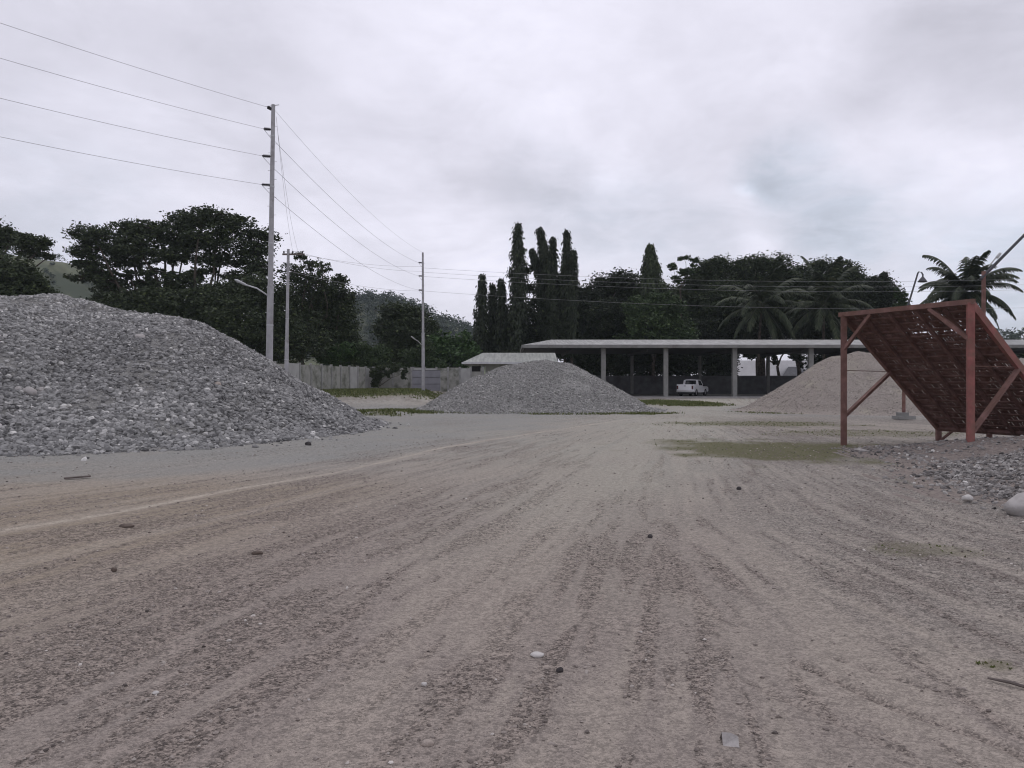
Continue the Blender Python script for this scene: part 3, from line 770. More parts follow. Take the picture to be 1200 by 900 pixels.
def palm(label, d, px, py, rpx, n=20, group=None, lean=0.0, emin=-35, emax=80, seed=1, trunk_top=None):
    rg = np.random.default_rng(seed)
    c = P(px, py, d); x0 = c[0] - lean; root = empty('coconut_palm', (x0, d, 0), label, 'palm tree', group)
    t = np.linspace(0, 1, 10)[:, None]
    path = np.array([x0, d, -0.2]) + (c - np.array([x0, d, -0.2])) * t + np.c_[np.sin(t * math.pi) * -0.25, t * 0, t * 0]
    MB().tube(path, np.linspace(0.22, 0.13, 10), 9).build('trunk', M['bark'], root, True)
    Lf = rpx / F * d * 1.32
    for i in range(n):
        az = i * 2.39996 + rg.normal(0, 0.15); e = math.radians(emin + (emax - emin) * (i + 0.5) / n + rg.normal(0, 5))
        L = Lf * rg.uniform(0.85, 1.08)
        m = 26; pts = [c.copy()]; dv = np.array([math.cos(az) * math.cos(e), math.sin(az) * math.cos(e), math.sin(e)])
        for k in range(m):
            dv = dv + np.array([0, 0, -0.050 * (0.25 + 1.9 * (k / m) ** 1.3)]); dv /= np.linalg.norm(dv); pts.append(pts[-1] + dv * L / m)
        pts = np.array(pts)
        mb = MB(); mb.tube(pts[::2], np.linspace(0.05, 0.012, len(pts[::2])), 5, attr=0.95)
        for k in range(3, m + 1):
            for q in (0.0, 0.5):
                kk = min(k + q, m); p = pts[k] if q == 0 or k == m else (pts[k] + pts[k + 1]) / 2
                tg = pts[min(k + 1, m)] - pts[k - 1]; tg /= np.linalg.norm(tg)
                sd = np.cross(tg, [0, 0, 1.0]); sd /= np.linalg.norm(sd) + 1e-9
                u = kk / m; ll = 0.185 * L * (math.sin(math.pi * min(1, 0.14 + 0.82 * u)) ** 0.6 + 0.10) * rg.uniform(0.85, 1.1)
                for sg in (-1, 1):
                    dr = sd * sg * 0.75 + tg * 0.55 + np.array([0, 0, -0.25 - 0.55 * rg.random()]); dr /= np.linalg.norm(dr)
                    w = tg * 0.075
                    p1 = p + dr * ll * 0.5; dr2 = dr + np.array([0, 0, -0.5]); dr2 /= np.linalg.norm(dr2); p2 = p1 + dr2 * ll * 0.5
                    mb.raw(np.array([p - w, p + w, p1 + w * 1.1, p1 - w * 1.1]), [[0, 1, 2, 3]], rg.random())
                    mb.raw(np.array([p1 - w * 1.1, p1 + w * 1.1, p2]), [[0, 1, 2]], rg.random())
        mb.build('frond', M['palm'], root, False, attr='tone')
    return root


# far hills ---------------------------------------------------------------
def hill(name, label, px_prof, d, dep, mat, back=1.0):
    """px_prof: [(px, py)] crest line seen at distance d; dep: half depth"""
    px = np.array([p[0] for p in px_prof]); py = np.array([p[1] for p in px_prof])
    gx = np.linspace((px[0] - CX) / F * d, (px[-1] - CX) / F * d, 120); gy = np.linspace(d - dep, d + dep, 50)
    X, Y = np.meshgrid(gx, gy)
    crest = np.interp(X, (px - CX) / F * d, CAM_H + (HY - py) / F * d)
    k = np.cos((Y - d) / dep * math.pi / 2) ** 1.2
    Z = -2 + (crest + 2) * k + (fbm(X * 0.02, Y * 0.02, 4) - 0.5) * 7 * k
    ny, nx = X.shape; i = np.arange(ny - 1)[:, None]; j = np.arange(nx - 1)[None, :]
    f = np.stack([i * nx + j, i * nx + j + 1, (i + 1) * nx + j + 1, (i + 1) * nx + j], -1).reshape(-1, 4)
    o = MB().raw(np.stack([X, Y, Z], -1).reshape(-1, 3), f).build(name, mat, None, True)
    tag(o, label, None, None, 'structure')
    return lambda x, y: -2 + (np.interp(x, (px - CX) / F * d, CAM_H + (HY - py) / F * d) + 2) * np.cos((y - d) / dep * math.pi / 2) ** 1.2


M['hillgrass'] = simple('hillside_grass', (0.120, 0.130, 0.078), 0.95, 0.3, 0.05, col2=(0.055, 0.066, 0.042), c2lo=0.4, c2hi=0.62, c2scale=0.035)
hf1 = hill('hill', 'grassy hillside rising beyond the rain trees', [(-260, 420), (-150, 340), (-60, 306), (20, 298), (70, 303), (95, 308), (120, 330), (150, 370), (200, 430), (240, 450)], 420, 130, M['hillgrass'])
hf2 = hill('hill', 'wooded hazy hill seen between the tall trees', [(300, 440), (360, 380), (400, 360), (440, 353), (475, 357), (500, 372), (515, 382), (535, 383), (550, 392), (575, 405), (640, 430), (680, 448)], 520, 150, M['hillgrass'])


def woods():
    mb = MB()
    for i in range(420):
        x = RNG.uniform((330 - CX) / F * 520, (640 - CX) / F * 520); y = RNG.uniform(400, 560)
        z = float(hf2(x, y))
        if z < 0.5: continue
        r = RNG.uniform(3.0, 6.0)
        p, _ = clump_points(np.array([x, y, z + r * 0.6]), np.array([r, r, r * 0.85]), 26, 9, r * 0.22)
        leaf_cloud(mb, p, 1.5)
    for i in range(40):   # wooded skyline beyond the yard on the far side
        d = 330 + RNG.uniform(-30, 30); px = RNG.uniform(1120, 1420); x = (px - CX) / F * d; r = RNG.uniform(4, 6.5)
        p, _ = clump_points(np.array([x, d, 16 + RNG.uniform(-3, 3)]), np.array([r, r, r]), 40, 10, r * 0.22); leaf_cloud(mb, p, 1.4)
        p, _ = clump_points(np.array([x, d, 8]), np.array([r * 1.2, r, 9]), 50, 10, r * 0.25); leaf_cloud(mb, p, 1.5)
    for i in range(240):
        x = RNG.uniform(-400, -180); y = RNG.uniform(320, 440); z = float(hf1(x, y)); r = RNG.uniform(0.8, 2.6)
        if z < 1: continue
        p, _ = clump_points(np.array([x, y, z + r * 0.4]), np.array([r, r, r * 0.8]), 14, 8, r * 0.25); leaf_cloud(mb, p, 0.9)
    tag(mb.build('woods', M['leaf_far'], None, False, attr='tone'), 'far-off woodland on the hazy hill', 'woods', None, 'stuff')


woods()

# rain trees --------------------------------------------------------------
tree('rain_tree', 'huge spreading dark rain tree rising behind the gravel heap beside the tall pole', 'tree', 88, 215, [
    (112, 276, 26, 9), (150, 268, 28, 9), (185, 270, 26, 9), (215, 261, 24, 9), (243, 257, 26, 10), (275, 266, 26, 10), (303, 277, 18, 9),
    (98, 292, 18, 8), (130, 292, 28, 10), (170, 289, 30, 10), (212, 281, 30, 10), (255, 283, 32, 11), (296, 295, 22, 11),
    (108, 308, 24, 7), (150, 307, 26, 7), (200, 301, 30, 8), (250, 303, 34, 8), (300, 312, 18, 10),
    (100, 326, 16, 5), (118, 318, 18, 6), (128, 340, 26, 8), (165, 330, 24, 5), (112, 352, 14, 6), (290, 332, 24, 7), (215, 336, 26, 6), (150, 322, 18, 4), (185, 319, 18, 4), (240, 318, 20, 4), (270, 322, 18, 5), (195, 345, 24, 6), (250, 342, 24, 6), (150, 350, 22, 6), (130, 330, 20, 6), (170, 340, 22, 7), (225, 325, 26, 6), (280, 345, 28, 9), (205, 358, 40, 9), (140, 364, 30, 9)],
    M['leaf_dark'], 0.36, 1.35, 0.62, sub=0.9, flat=0.50, fork=0.40)
tree('rain_tree', 'dark flat-topped rain tree cut by the picture edge above the gravel heap', 'tree', 84, -30, [
    (-30, 262, 28, 10), (4, 274, 22, 7), (20, 283, 22, 7), (42, 287, 20, 8), (53, 291, 9, 7), (-10, 290, 22, 7), (34, 297, 16, 4), (-40, 285, 24, 12), (56, 301, 6, 3)],
    M['leaf_dark'], 0.34, 1.5, 0.5, sub=0.8, flat=0.45, fork=0.5)
for i, (px, d, lob, lb) in enumerate([
    (5, 76, [(-15, 322, 30, 22), (15, 322, 22, 20), (30, 330, 16, 18), (48, 340, 14, 12), (5, 350, 40, 18)], 'rounded dark tree under the cut-off rain tree beside the hill'),
    (160, 82, [(150, 362, 26, 18), (185, 358, 26, 16), (165, 385, 40, 28), (200, 380, 30, 30)], 'dark understorey tree below the huge rain tree on its heap side'),
    (245, 81, [(225, 358, 26, 18), (260, 352, 26, 18), (235, 390, 40, 34), (275, 385, 34, 34)], 'dark understorey tree below the middle of the huge rain tree'),
    (305, 83, [(300, 345, 20, 20), (318, 355, 22, 24), (300, 390, 30, 34), (335, 395, 24, 32)], 'dark leafy tree directly behind the tall pole')]):
    tree('leafy_tree', lb, 'tree', d, px, lob, M['leaf_dark'], 0.34, 1.25, 0.25, sub=0.9)
tree('leafy_tree', 'tall loose-topped tree with thin open twigs behind the thin grey pole', 'tree', 86, 352, [
    (342, 318, 14, 12), (362, 310, 12, 6), (378, 316, 10, 6), (352, 300, 8, 4), (372, 330, 14, 8), (350, 340, 26, 18), (345, 372, 30, 28), (360, 400, 30, 22)],
    M['leaf_dark'], 0.32, 0.9, 0.32, sub=0.8, gap=0.75)
tree('leafy_tree', 'dense dark tree with rounded shoulders at the end of the concrete fence', 'tree', 90, 388, [
    (394, 329, 10, 6), (388, 345, 20, 14), (404, 350, 10, 10), (375, 362, 24, 20), (398, 372, 18, 22), (385, 395, 30, 22), (408, 395, 10, 16)],
    M['leaf_dark'], 0.33, 1.3, 0.35, sub=0.85)
tree('leafy_tree', 'bulky dark tree standing behind the slim pole', 'tree', 98, 475, [
    (462, 366, 17, 9), (480, 368, 16, 10), (496, 380, 14, 12), (455, 385, 14, 14), (478, 388, 22, 16), (462, 408, 20, 18), (492, 408, 22, 18), (506, 400, 8, 14)],
    M['leaf_dark'], 0.34, 1.4, 0.35, sub=0.8)
shrub('bright green bush leaning over the concrete fence', 88, 395, [(385, 414, 16, 9), (405, 412, 16, 9), (395, 422, 24, 8)], M['leaf_bright'], 0.26, 1.4)
shrub('broad green bush above the corner of the concrete fence', 89, 435, [(425, 412, 18, 10), (445, 416, 14, 9), (432, 424, 22, 9)], M['leaf_mid'], 0.26, 1.4)
shrub('olive grey bush at the foot of the slim pole', 90, 490, [(480, 420, 14, 12), (500, 412, 10, 14), (505, 428, 16, 10), (468, 432, 14, 6)], M['leaf_mid'], 0.24, 1.0)
shrub('lush green broad-leaved plants beside the low roofed house', 94, 528, [(518, 400, 14, 14), (540, 402, 14, 12), (530, 418, 26, 14), (552, 412, 12, 12)], M['leaf_bright'], 0.45, 1.2, sub=0.7)
shrub('dark creeper clump hanging on the fence corner', 83.5, 443, [(440, 441, 5, 14), (447, 434, 6, 7), (462, 432, 8, 4), (474, 436, 4, 8), (455, 437, 4, 6)], M['leaf_dark'], 0.22, 1.6)

# mast trees --------------------------------------------------------------
g = 'mast trees in the tall dark clump'
mast_tree('short outermost mast tree of the dark clump, nearest to the slim pole', 100, [(565, 322), (565, 348), (562, 415)], 17, group=g)
mast_tree('thin short mast tree squeezed between two thicker short ones', 101, [(577, 333), (577, 360), (576, 415)], 10, group=g)
mast_tree('short mast tree with two tips beside the tallest one', 100, [(587, 327), (588, 350), (588, 415)], 15, group=g)
mast_tree('tallest straight mast tree with a forked tip', 98, [(607, 262), (607, 300), (607, 340), (605, 415)], 19, group=g)
mast_tree('tall mast tree leaning with a blunt tilted tip', 100, [(632, 267), (637, 290), (642, 320), (648, 360), (648, 415)], 14, group=g, taper=1.6)
mast_tree('bent mast tree with a hooked pointed tip under the leaning one', 101, [(623, 292), (628, 305), (636, 325), (640, 370), (640, 415)], 17, group=g)
mast_tree('slender mast tree with a needle tip between the leaning and the twin ones', 101, [(648, 279), (648, 300), (648, 330), (650, 415)], 10, group=g)
mast_tree('tall slender mast tree of the twin pair', 100, [(664, 271), (664, 300), (662, 340), (662, 415)], 12, group=g)
mast_tree('lower narrow mast tree of the twin pair', 99, [(672, 294), (672, 320), (671, 360), (670, 415)], 9, group=g)
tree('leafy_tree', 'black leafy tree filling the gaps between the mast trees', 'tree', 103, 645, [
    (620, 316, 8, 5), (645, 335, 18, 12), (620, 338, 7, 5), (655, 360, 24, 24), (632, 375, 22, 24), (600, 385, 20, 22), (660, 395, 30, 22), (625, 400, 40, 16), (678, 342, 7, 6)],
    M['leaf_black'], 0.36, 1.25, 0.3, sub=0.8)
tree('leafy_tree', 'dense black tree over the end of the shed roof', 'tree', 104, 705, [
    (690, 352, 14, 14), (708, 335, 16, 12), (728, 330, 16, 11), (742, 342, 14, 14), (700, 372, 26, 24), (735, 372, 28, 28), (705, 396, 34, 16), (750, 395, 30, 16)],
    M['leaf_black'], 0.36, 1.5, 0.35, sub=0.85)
mast_tree('broad cone-shaped dark green tree poking above the shed roof', 102, [(762, 287), (762, 310), (762, 345), (762, 410)], 37, M['leaf_dark'], None, name='cone_tree', taper=1.02, expo=1.0)
tree('leafy_tree', 'blue-green tree with hanging sprays above the shed roof', 'tree', 98, 765, [
    (748, 360, 14, 12), (775, 355, 14, 12), (790, 365, 12, 14), (755, 382, 22, 14), (788, 386, 24, 14), (770, 398, 40, 10)], M['leaf_mid'], 0.34, 1.1, 0.25, sub=0.7)
tree('leafy_tree', 'spindly see-through treetop against the sky above the shed', 'tree', 106, 800, [
    (801, 303, 5, 4), (812, 307, 5, 5), (789, 313, 6, 4), (798, 318, 7, 4), (807, 319, 6, 3), (794, 328, 7, 4)], M['leaf_mid'], 0.30, 0.75, 0.14, sub=0.45, fork=0.85)
tree('leafy_tree', 'big dark tree with a domed top beside the spindly one', 'tree', 110, 835, [
    (830, 315, 16, 10), (846, 310, 14, 9), (815, 328, 14, 10), (840, 330, 26, 14), (812, 350, 24, 16), (845, 360, 34, 24), (820, 384, 36, 18), (858, 390, 24, 12)],
    M['leaf_dark'], 0.38, 1.4, 0.45, sub=0.9)
tree('leafy_tree', 'tallest broad dark tree in the middle behind the shed', 'tree', 112, 892, [
    (868, 315, 14, 9), (886, 309, 16, 9), (906, 311, 16, 10), (890, 326, 30, 12), (920, 325, 14, 10), (880, 345, 32, 18), (920, 350, 28, 18), (895, 375, 36, 18)],
    M['leaf_dark'], 0.38, 1.4, 0.45, sub=0.9)
tree('leafy_tree', 'broad dark tree behind the coconut palms', 'tree', 114, 965, [
    (938, 322, 16, 9), (960, 315, 16, 9), (982, 318, 16, 10), (1000, 328, 12, 10), (950, 336, 28, 14), (985, 340, 26, 16), (955, 366, 40, 22), (1000, 368, 26, 22)],
    M['leaf_dark'], 0.38, 1.4, 0.45, sub=0.9)
tree('leafy_tree', 'black rounded tree behind the top edge of the red screen', 'tree', 108, 1030, [
    (1030, 328, 10, 7), (1022, 340, 14, 12), (1042, 345, 12, 12), (1012, 362, 18, 22), (1040, 368, 20, 22), (1030, 390, 30, 16)], M['leaf_black'], 0.36, 1.4, 0.3, sub=0.8)
tree('leafy_tree', 'wispy feathery little tree beside the leaning lamp', 'tree', 100, 1056, [(1054, 342, 4, 7), (1059, 350, 5, 8), (1055, 362, 7, 10), (1058, 378, 8, 12)], M['leaf_mid'], 0.28, 0.8, 0.10, sub=0.4, gap=0.8)
palm('coconut palm with drooping fronds over the shed, in front of the tallest broad tree', 97, 893, 357, 45, 24, 'coconut palms', 0.3, -50, 62, 4)
palm('coconut palm with upright fronds over the shed, next to the drooping one', 97, 966, 357, 46, 24, 'coconut palms', -0.3, -50, 80, 9)
palm('coconut palm standing clear against the sky behind the red screen', 88, 1131, 342, 46, 46, 'coconut palms', 0.2, -50, 72, 13)
for px, lob, lb in [(845, [(825, 388, 20, 14), (850, 384, 20, 14), (870, 392, 14, 10)], 'dark bushy growth filling the space under the domed tree'), (915, [(890, 388, 20, 12), (912, 382, 20, 14), (935, 388, 18, 12)], 'dark bushy growth between the two drooping coconut palms'), (990, [(965, 388, 20, 12), (990, 384, 20, 14), (1012, 388, 16, 12)], 'dark bushy growth beyond the upright coconut palm')]:
    tree('leafy_tree', lb, 'tree', 106, px, lob, M['leaf_black'], 0.38, 1.2, 0.22, sub=0.8)
for px, lob, lb in [(700, [(690, 365, 24, 20), (720, 360, 24, 22), (705, 392, 36, 18)], 'rear black tree behind the dense one over the roof end'), (780, [(765, 350, 20, 16), (795, 352, 22, 18), (775, 380, 36, 22)], 'rear dark tree behind the cone-shaped one'),
                    (855, [(830, 345, 28, 22), (870, 340, 28, 22), (850, 378, 40, 24)], 'rear dark tree between the domed and the tallest trees'), (940, [(910, 345, 28, 20), (950, 345, 30, 22), (935, 378, 44, 22)], 'rear dark tree between the two drooping palms'), (1015, [(995, 350, 24, 20), (1030, 358, 22, 20), (1010, 385, 40, 18)], 'rear dark tree beyond the palms and the screen')]:
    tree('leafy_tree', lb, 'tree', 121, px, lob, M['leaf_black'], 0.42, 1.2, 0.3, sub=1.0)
# dark growth behind the shed wall
for i, (px, lob, lb) in enumerate([
    (690, [(680, 425, 20, 22), (705, 428, 20, 20), (690, 415, 24, 16)], 'dark bush behind the shed, at its far end'),
    (735, [(725, 425, 20, 20), (750, 428, 20, 18), (738, 415, 26, 14)], 'dark bush behind the shed wall between the first columns'),
    (790, [(780, 424, 20, 20), (805, 428, 18, 18), (792, 415, 26, 14)], 'dark bush behind the shed wall above the white pickup'),
    (840, [(830, 424, 18, 20), (852, 428, 14, 18), (842, 415, 20, 14)], 'dark bush behind the shed wall beside the bright opening'),
    (985, [(965, 424, 18, 20), (990, 428, 20, 18), (1010, 424, 20, 20), (985, 415, 30, 14)], 'dark bush behind the shed wall past the bright opening'),
    (1060, [(1045, 424, 22, 20), (1075, 428, 22, 18), (1105, 424, 24, 20)], 'dark bush behind the shed wall hidden mostly by the screen'),
    (1170, [(1140, 424, 24, 20), (1175, 428, 24, 18), (1210, 424, 26, 20)], 'dark bush behind the shed at the picture edge')]):
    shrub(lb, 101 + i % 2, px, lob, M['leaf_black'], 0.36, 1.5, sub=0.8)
for (px, lob, lb) in [(886, [(878, 416, 7, 5), (890, 413, 9, 4)], 'thin dark tree trunk with a few hanging leaves in the bright opening'), (898, [(900, 414, 8, 5), (908, 420, 4, 7)], 'second dark trunk in the bright opening with hanging leaves'), (935, [(930, 416, 7, 6), (938, 424, 4, 9)], 'dark slim trunk at the far edge of the bright opening')]:
    tree('slim_tree', lb, 'tree', 99, px, lob, M['leaf_black'], 0.3, 1.0, 0.22, sub=0.4, fork=0.9)

# ------------------------------------------------------------------ buildings
ft = empty('pale_house', P(918, 448, 170) * np.array([1, 1, 0]), 'distant pale house seen through the shed opening', 'house')
hx = P(918, 448, 170)[0]
MB().box((hx, 172, 3.2), (20, 7, 6.4)).build('wall', M['palewall'], ft)
mb = MB(); a0, a1 = hx - 1, hx + 4.5
mb.raw([[a0 - 1, 168, 2.6], [a1 + 1, 168, 2.6], [a1 - 1, 168.4, 5.0], [a0 + 1.5, 168.4, 5.0], [a0 - 1, 166, 2.4], [a1 + 1, 166, 2.4]], [[4, 5, 2, 3], [0, 1, 5, 4]]).build('roof', M['wall_dark'], ft)


def open_shed():
    ex0, ex1, yf, yb, yr = 1.13, 62.0, 78.0, 95.0, 86.5
    zb, zt, zr = 5.10, 5.42, 6.40
    s = empty('open_shed', (30, 86, 0), 'long open-sided shed with a low grey sheet roof on concrete columns', 'shed')
    mb = MB(); rx0, rx1 = 4.4, 58.5; t = 0.06
    q = [[ex0, yf, zt], [ex1, yf, zt], [ex1, yb, zt], [ex0, yb, zt], [rx0, yr, zr], [rx1, yr, zr]]
    V = np.array(q + [[a, b, c - t] for a, b, c in q])
    mb.raw(V, [[0, 1, 5, 4], [2, 3, 4, 5], [6, 10, 11, 7], [8, 11, 10, 9], [0, 6, 7, 1], [2, 8, 9, 3], [1, 7, 8, 2], [3, 9, 6, 0]])
    mb.raw(V, [[3, 0, 4], [1, 2, 5], [9, 10, 6], [7, 11, 8]])
    mb.build('roof', M['roof_grey'], s)
    for (p0, p1) in (((ex0, yf - 0.09, (zb + zt) / 2 - 0.0), (ex1, yf - 0.09, (zb + zt) / 2)), ((ex0 - 0.09, yf, (zb + zt) / 2), (ex0 - 0.09, yb, (zb + zt) / 2))):
        MB().bar(p0, p1, 0.12, zt - zb).build('fascia', M['gutter'], s)
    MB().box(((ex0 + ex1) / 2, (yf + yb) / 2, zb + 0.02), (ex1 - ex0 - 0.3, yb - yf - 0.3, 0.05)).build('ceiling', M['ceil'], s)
    fp = [707, 780, 860.6, 950, 1040, 1130, 1220, 1300]
    for px in fp:
        x = (px - CX) / F * 79
        MB().box((x, 79, zb / 2 + 0.05), (0.46, 0.46, zb - 0.12)).build('column', M['concrete'], s)
    for px in [740.6, 820, 900, 985, 1070, 1150]:
        x = (px - CX) / F * 93
        MB().box((x, 93, zb / 2), (0.34, 0.34, zb - 0.02)).build('column', M['concrete'], s)
    MB().box((33, 86, 0.06), (62, 18.5, 0.16)).build('floor_slab', M['slab'], s)
    for i in range(7):
        x = 6 + i * 8
        m = MB(); m.bar((x, 79.3, zb - 0.25), (x, 92.8, zb - 0.25), 0.10, 0.30).build('rafter', M['ceil'], s)
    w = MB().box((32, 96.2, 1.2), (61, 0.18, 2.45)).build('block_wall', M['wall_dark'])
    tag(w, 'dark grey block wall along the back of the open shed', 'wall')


open_shed()


def small_house():
    d = 70.0
    s = empty('low_house', (0, 72, 0), 'low house with a pale green sheet roof peeping over the middle gravel heap', 'house')
    x0, x1 = (541 - CX) / F * d, 4.2; yf, yb, yr = 70.0, 79.0, 75.0; ze, zr = 3.40, 4.48; rx0 = (566 - CX) / F * yr
    q = [[x0, yf, ze], [x1, yf, ze], [x1, yb, ze], [x0, yb, ze], [rx0, yr, zr], [x1, yr, zr]]
    V = np.array(q + [[a, b, c - 0.10] for a, b, c in q])
    mb = MB(); mb.raw(V, [[0, 1, 5, 4], [2, 3, 4, 5], [6, 10, 11, 7], [8, 11, 10, 9], [0, 6, 7, 1], [2, 8, 9, 3]])
    mb.raw(V, [[3, 0, 4], [1, 2, 5], [9, 10, 6], [3, 9, 6], [3, 6, 0], [1, 7, 8], [1, 8, 2]])
    mb.build('roof', M['roof_green'], s)
    MB().box(((x0 + x1) / 2 + 0.9, (yf + yb) / 2 + 0.5, 1.65), (x1 - x0 - 2.4, 6.4, 3.30)).build('wall', M['housewall'], s)
    MB().box((x0 + 1.25, yf + 1.6, 2.85), (0.8, 0.5, 0.5)).build('gutter_box', M['black'], s)
    MB().bar((x0, yf - 0.06, ze - 0.05), (x1, yf - 0.06, ze - 0.05), 0.10, 0.16).build('fascia', M['galv'], s)


small_house()


def fence(label, p0, p1, n, group=None, zt=None, hollow=False):
    p0 = np.array(p0, float); p1 = np.array(p1, float)
    zb = float(Hbase(*p0[:2])) - 0.1
    s = empty('concrete_fence', (p0[0], p0[1], 0), label, 'fence', group)
    z1 = 3.20
    for i in range(n + 1):
        q = p0 + (p1 - p0) * i / n; z0 = float(Hbase(*q)) - 0.15
        MB().box((q[0], q[1], (z0 + z1 + 0.12) / 2), (0.20, 0.20, z1 + 0.12 - z0), math.atan2(*(p1 - p0)[::-1])).build('post', M['fence_post'], s)
        if i < n:
            r = p0 + (p1 - p0) * (i + 1) / n; u = (r - q) / np.linalg.norm(r - q) * 0.10
            dz = RNG.uniform(-0.06, 0.05)
            MB().bar((*(q + u), (z0 + z1 + dz) / 2), (*(r - u), (z0 + z1 + dz) / 2), 0.07, z1 + dz - z0).build('panel', M['fence_dirty'] if RNG.random() < (0.9 if n == 2 else 0.4) else M['fence'], s)


a = P(322, 427, 63)[:2]; b = P(437, 431, 85)[:2]; c = P(482, 431, 86)[:2]; e = P(566, 432, 86)[:2]
fence('pale concrete panel fence running back from the huge gravel heap', a, b, 10)
fence('stained concrete fence facing the yard between the corner and the blue-grey panel', b + np.array([0.15, 0]), c, 2)
fence('pale concrete fence behind the middle heap, beyond the blue-grey panel', c + np.array([0.2, 0.1]), e, 6)
st = empty('panel_wall', (*P(500, 448, 81)[:2], 0), 'blue-grey wall section of three wide courses in front of the pale fence', 'wall')
xa, xb = P(483, 0, 81)[0], P(516, 0, 81)[0]
for k in range(3):
    MB().box(((xa + xb) / 2, 81, 0.95 + 0.72 * k + 0.1), (xb - xa, 0.2, 0.66)).build('course', M['bluegray'], st)
MB().box(((xa + xb) / 2, 81.06, 1.80), (xb - xa - 0.1, 0.12, 2.2)).build('backing', M['wall_dark'], st)


# ------------------------------------------------------------------ poles and lines
def insulator(root, p, q, brace=True):
    p = np.array(p); q = np.array(q); L = np.linalg.norm(q - p); ax = (q - p) / L
    prof = [(0.03, 0)]
    n = 7
    for i in range(n):
        h = L * (0.12 + 0.8 * i / n); prof += [(0.035, h), (0.075, h + 0.01), (0.075, h + 0.025), (0.035, h + 0.035)]
    prof += [(0.035, L * 0.97), (0.0, L)]
    MB().lathe(p, prof, 10, ax).build('insulator', M['insul'], root)
    if brace:
        MB().tube([p + np.array([0, 0, -0.42]), q + np.array([0.04, 0, -0.05])], 0.012, 5).build('brace', M['galv'], root)


def utility_pole(label, d, pb, pt, r0, r1, arms, armlen, lamp=None, steps=22, zbase=None):
    b = P(pb[0], HY, d); b[2] = float(Hbase(b[0], b[1])) - 0.1; t = P(pt[0], pt[1], d)
    s = empty('utility_pole', (b[0], b[1], b[2] + 0.1), label, 'utility pole')
    m = b + (t - b) * 0.42
    MB().tube([b, m], [r0, r0 * 0.86], 14).build('lower_shaft', M['pole_gray'], s, True)
    MB().tube([m - (t - b) * 0.003, m + (t - b) * 0.004], r0 * 0.95, 14).build('collar', M['pole_gray'], s, True)
    MB().tube([m, t], [r0 * 0.74, r1], 14).build('upper_shaft', M['pole_gray'], s, True)
    ends = []
    for py, L in zip(arms, armlen):
        f = (CAM_H + (HY - py) / F * d - b[2]) / (t[2] - b[2]); p = b + (t - b) * f
        q = p + np.array([-L, -0.10, 0]); insulator(s, p + np.array([-r1 * 0.8, 0, 0]), q); ends.append(q)
    for i in range(steps):
        f = 0.34 + 0.62 * i / steps; p = b + (t - b) * f; sg = 1 if i % 2 else -1
        rr = r0 * 0.74 + (r1 - r0 * 0.74) * (f - 0.42) / 0.58
        MB().tube([p + np.array([sg * rr * 0.9, 0, 0]), p + np.array([sg * (rr + 0.10), 0, 0])], 0.010, 5).build('step_bolt', M['galv'], s)
    for fz in (0.30, 0.56, 0.74, 0.90)[:4 if steps else 2]:
        p = b + (t - b) * fz; rr = r0 * 0.9 if fz < 0.42 else r0 * 0.74 + (r1 - r0 * 0.74) * (fz - 0.42) / 0.58
        MB().tube([p - (t - b) * 0.002, p + (t - b) * 0.002], rr + 0.012, 12).build('clamp_band', M['galv'], s)
    if lamp:
        p = P(*lamp[0], d); q = P(*lamp[1], d) + np.array([0, -0.6, 0])
        MB().tube([p, (p + q) / 2 + np.array([0, 0, 0.08]), q], 0.035, 7).build('lamp_arm', M['galv'], s)
        dr = (q - p) / np.linalg.norm(q - p)
        MB().tube([q - dr * 0.05, q + dr * 0.12, q + dr * 0.45, q + dr * 0.55], [0.035, 0.06, 0.065, 0.02], 8).build('lamp_head', M['galv'], s, True)
    return s, b, t, ends


D1, D2, D3 = 35.0, 75.0, 52.0
p1, b1, t1, e1 = utility_pole('tallest weathered grey utility pole with three dark insulators, behind the huge heap', D1, (314.5, 0), (320.5, 123), 0.165, 0.085, [152, 183.5, 217], [0.40, 0.45, 0.45], ((313.5, 346), (294, 336)))
MB().tube([t1 + np.array([-0.28, -0.05, -0.10]), t1 + np.array([0.28, -0.05, -0.02])], 0.018, 6).build('cross_rod', M['galv'], p1)
insulator(p1, t1 + np.array([-0.05, 0, -0.22]), t1 + np.array([-0.26, -0.05, -0.12]), False)
p2, b2, t2, e2 = utility_pole('slim grey utility pole standing behind the blue-grey panel, between the trees', D2, (496, 0), (495.5, 296), 0.17, 0.09, [308, 323.5, 340], [0.42, 0.42, 0.42], ((494, 404), (487, 398)), steps=16)
p3, b3, t3, e3 = utility_pole('thin short grey pole next to the tallest pole', D3, (335, 0), (338, 292), 0.15, 0.09, [], [], None, steps=0)
MB().box(t3 + np.array([0.35, 0, -0.35]), (1.5, 0.09, 0.11)).build('crossarm', M['wood'], p3)
for dx in (-0.3, 0.3, 0.95):
    MB().lathe(t3 + np.array([dx, 0, -0.29]), [(0.02, 0), (0.05, 0.03), (0.06, 0.12), (0.03, 0.16), (0.0, 0.18)], 8).build('insulator', M['insul'], p3)


def wire(label, a, b, sag, r, group, name='power_line', n=28):
    t = np.linspace(0, 1, n)[:, None]; a = np.array(a, float); b = np.array(b, float)
    pts = a + (b - a) * t; pts[:, 2] -= (4 * sag * t * (1 - t))[:, 0]
    o = MB().tube(pts, r, 5, cap=False).build(name, M['wire'])
    return tag(o, label, 'wire', group)


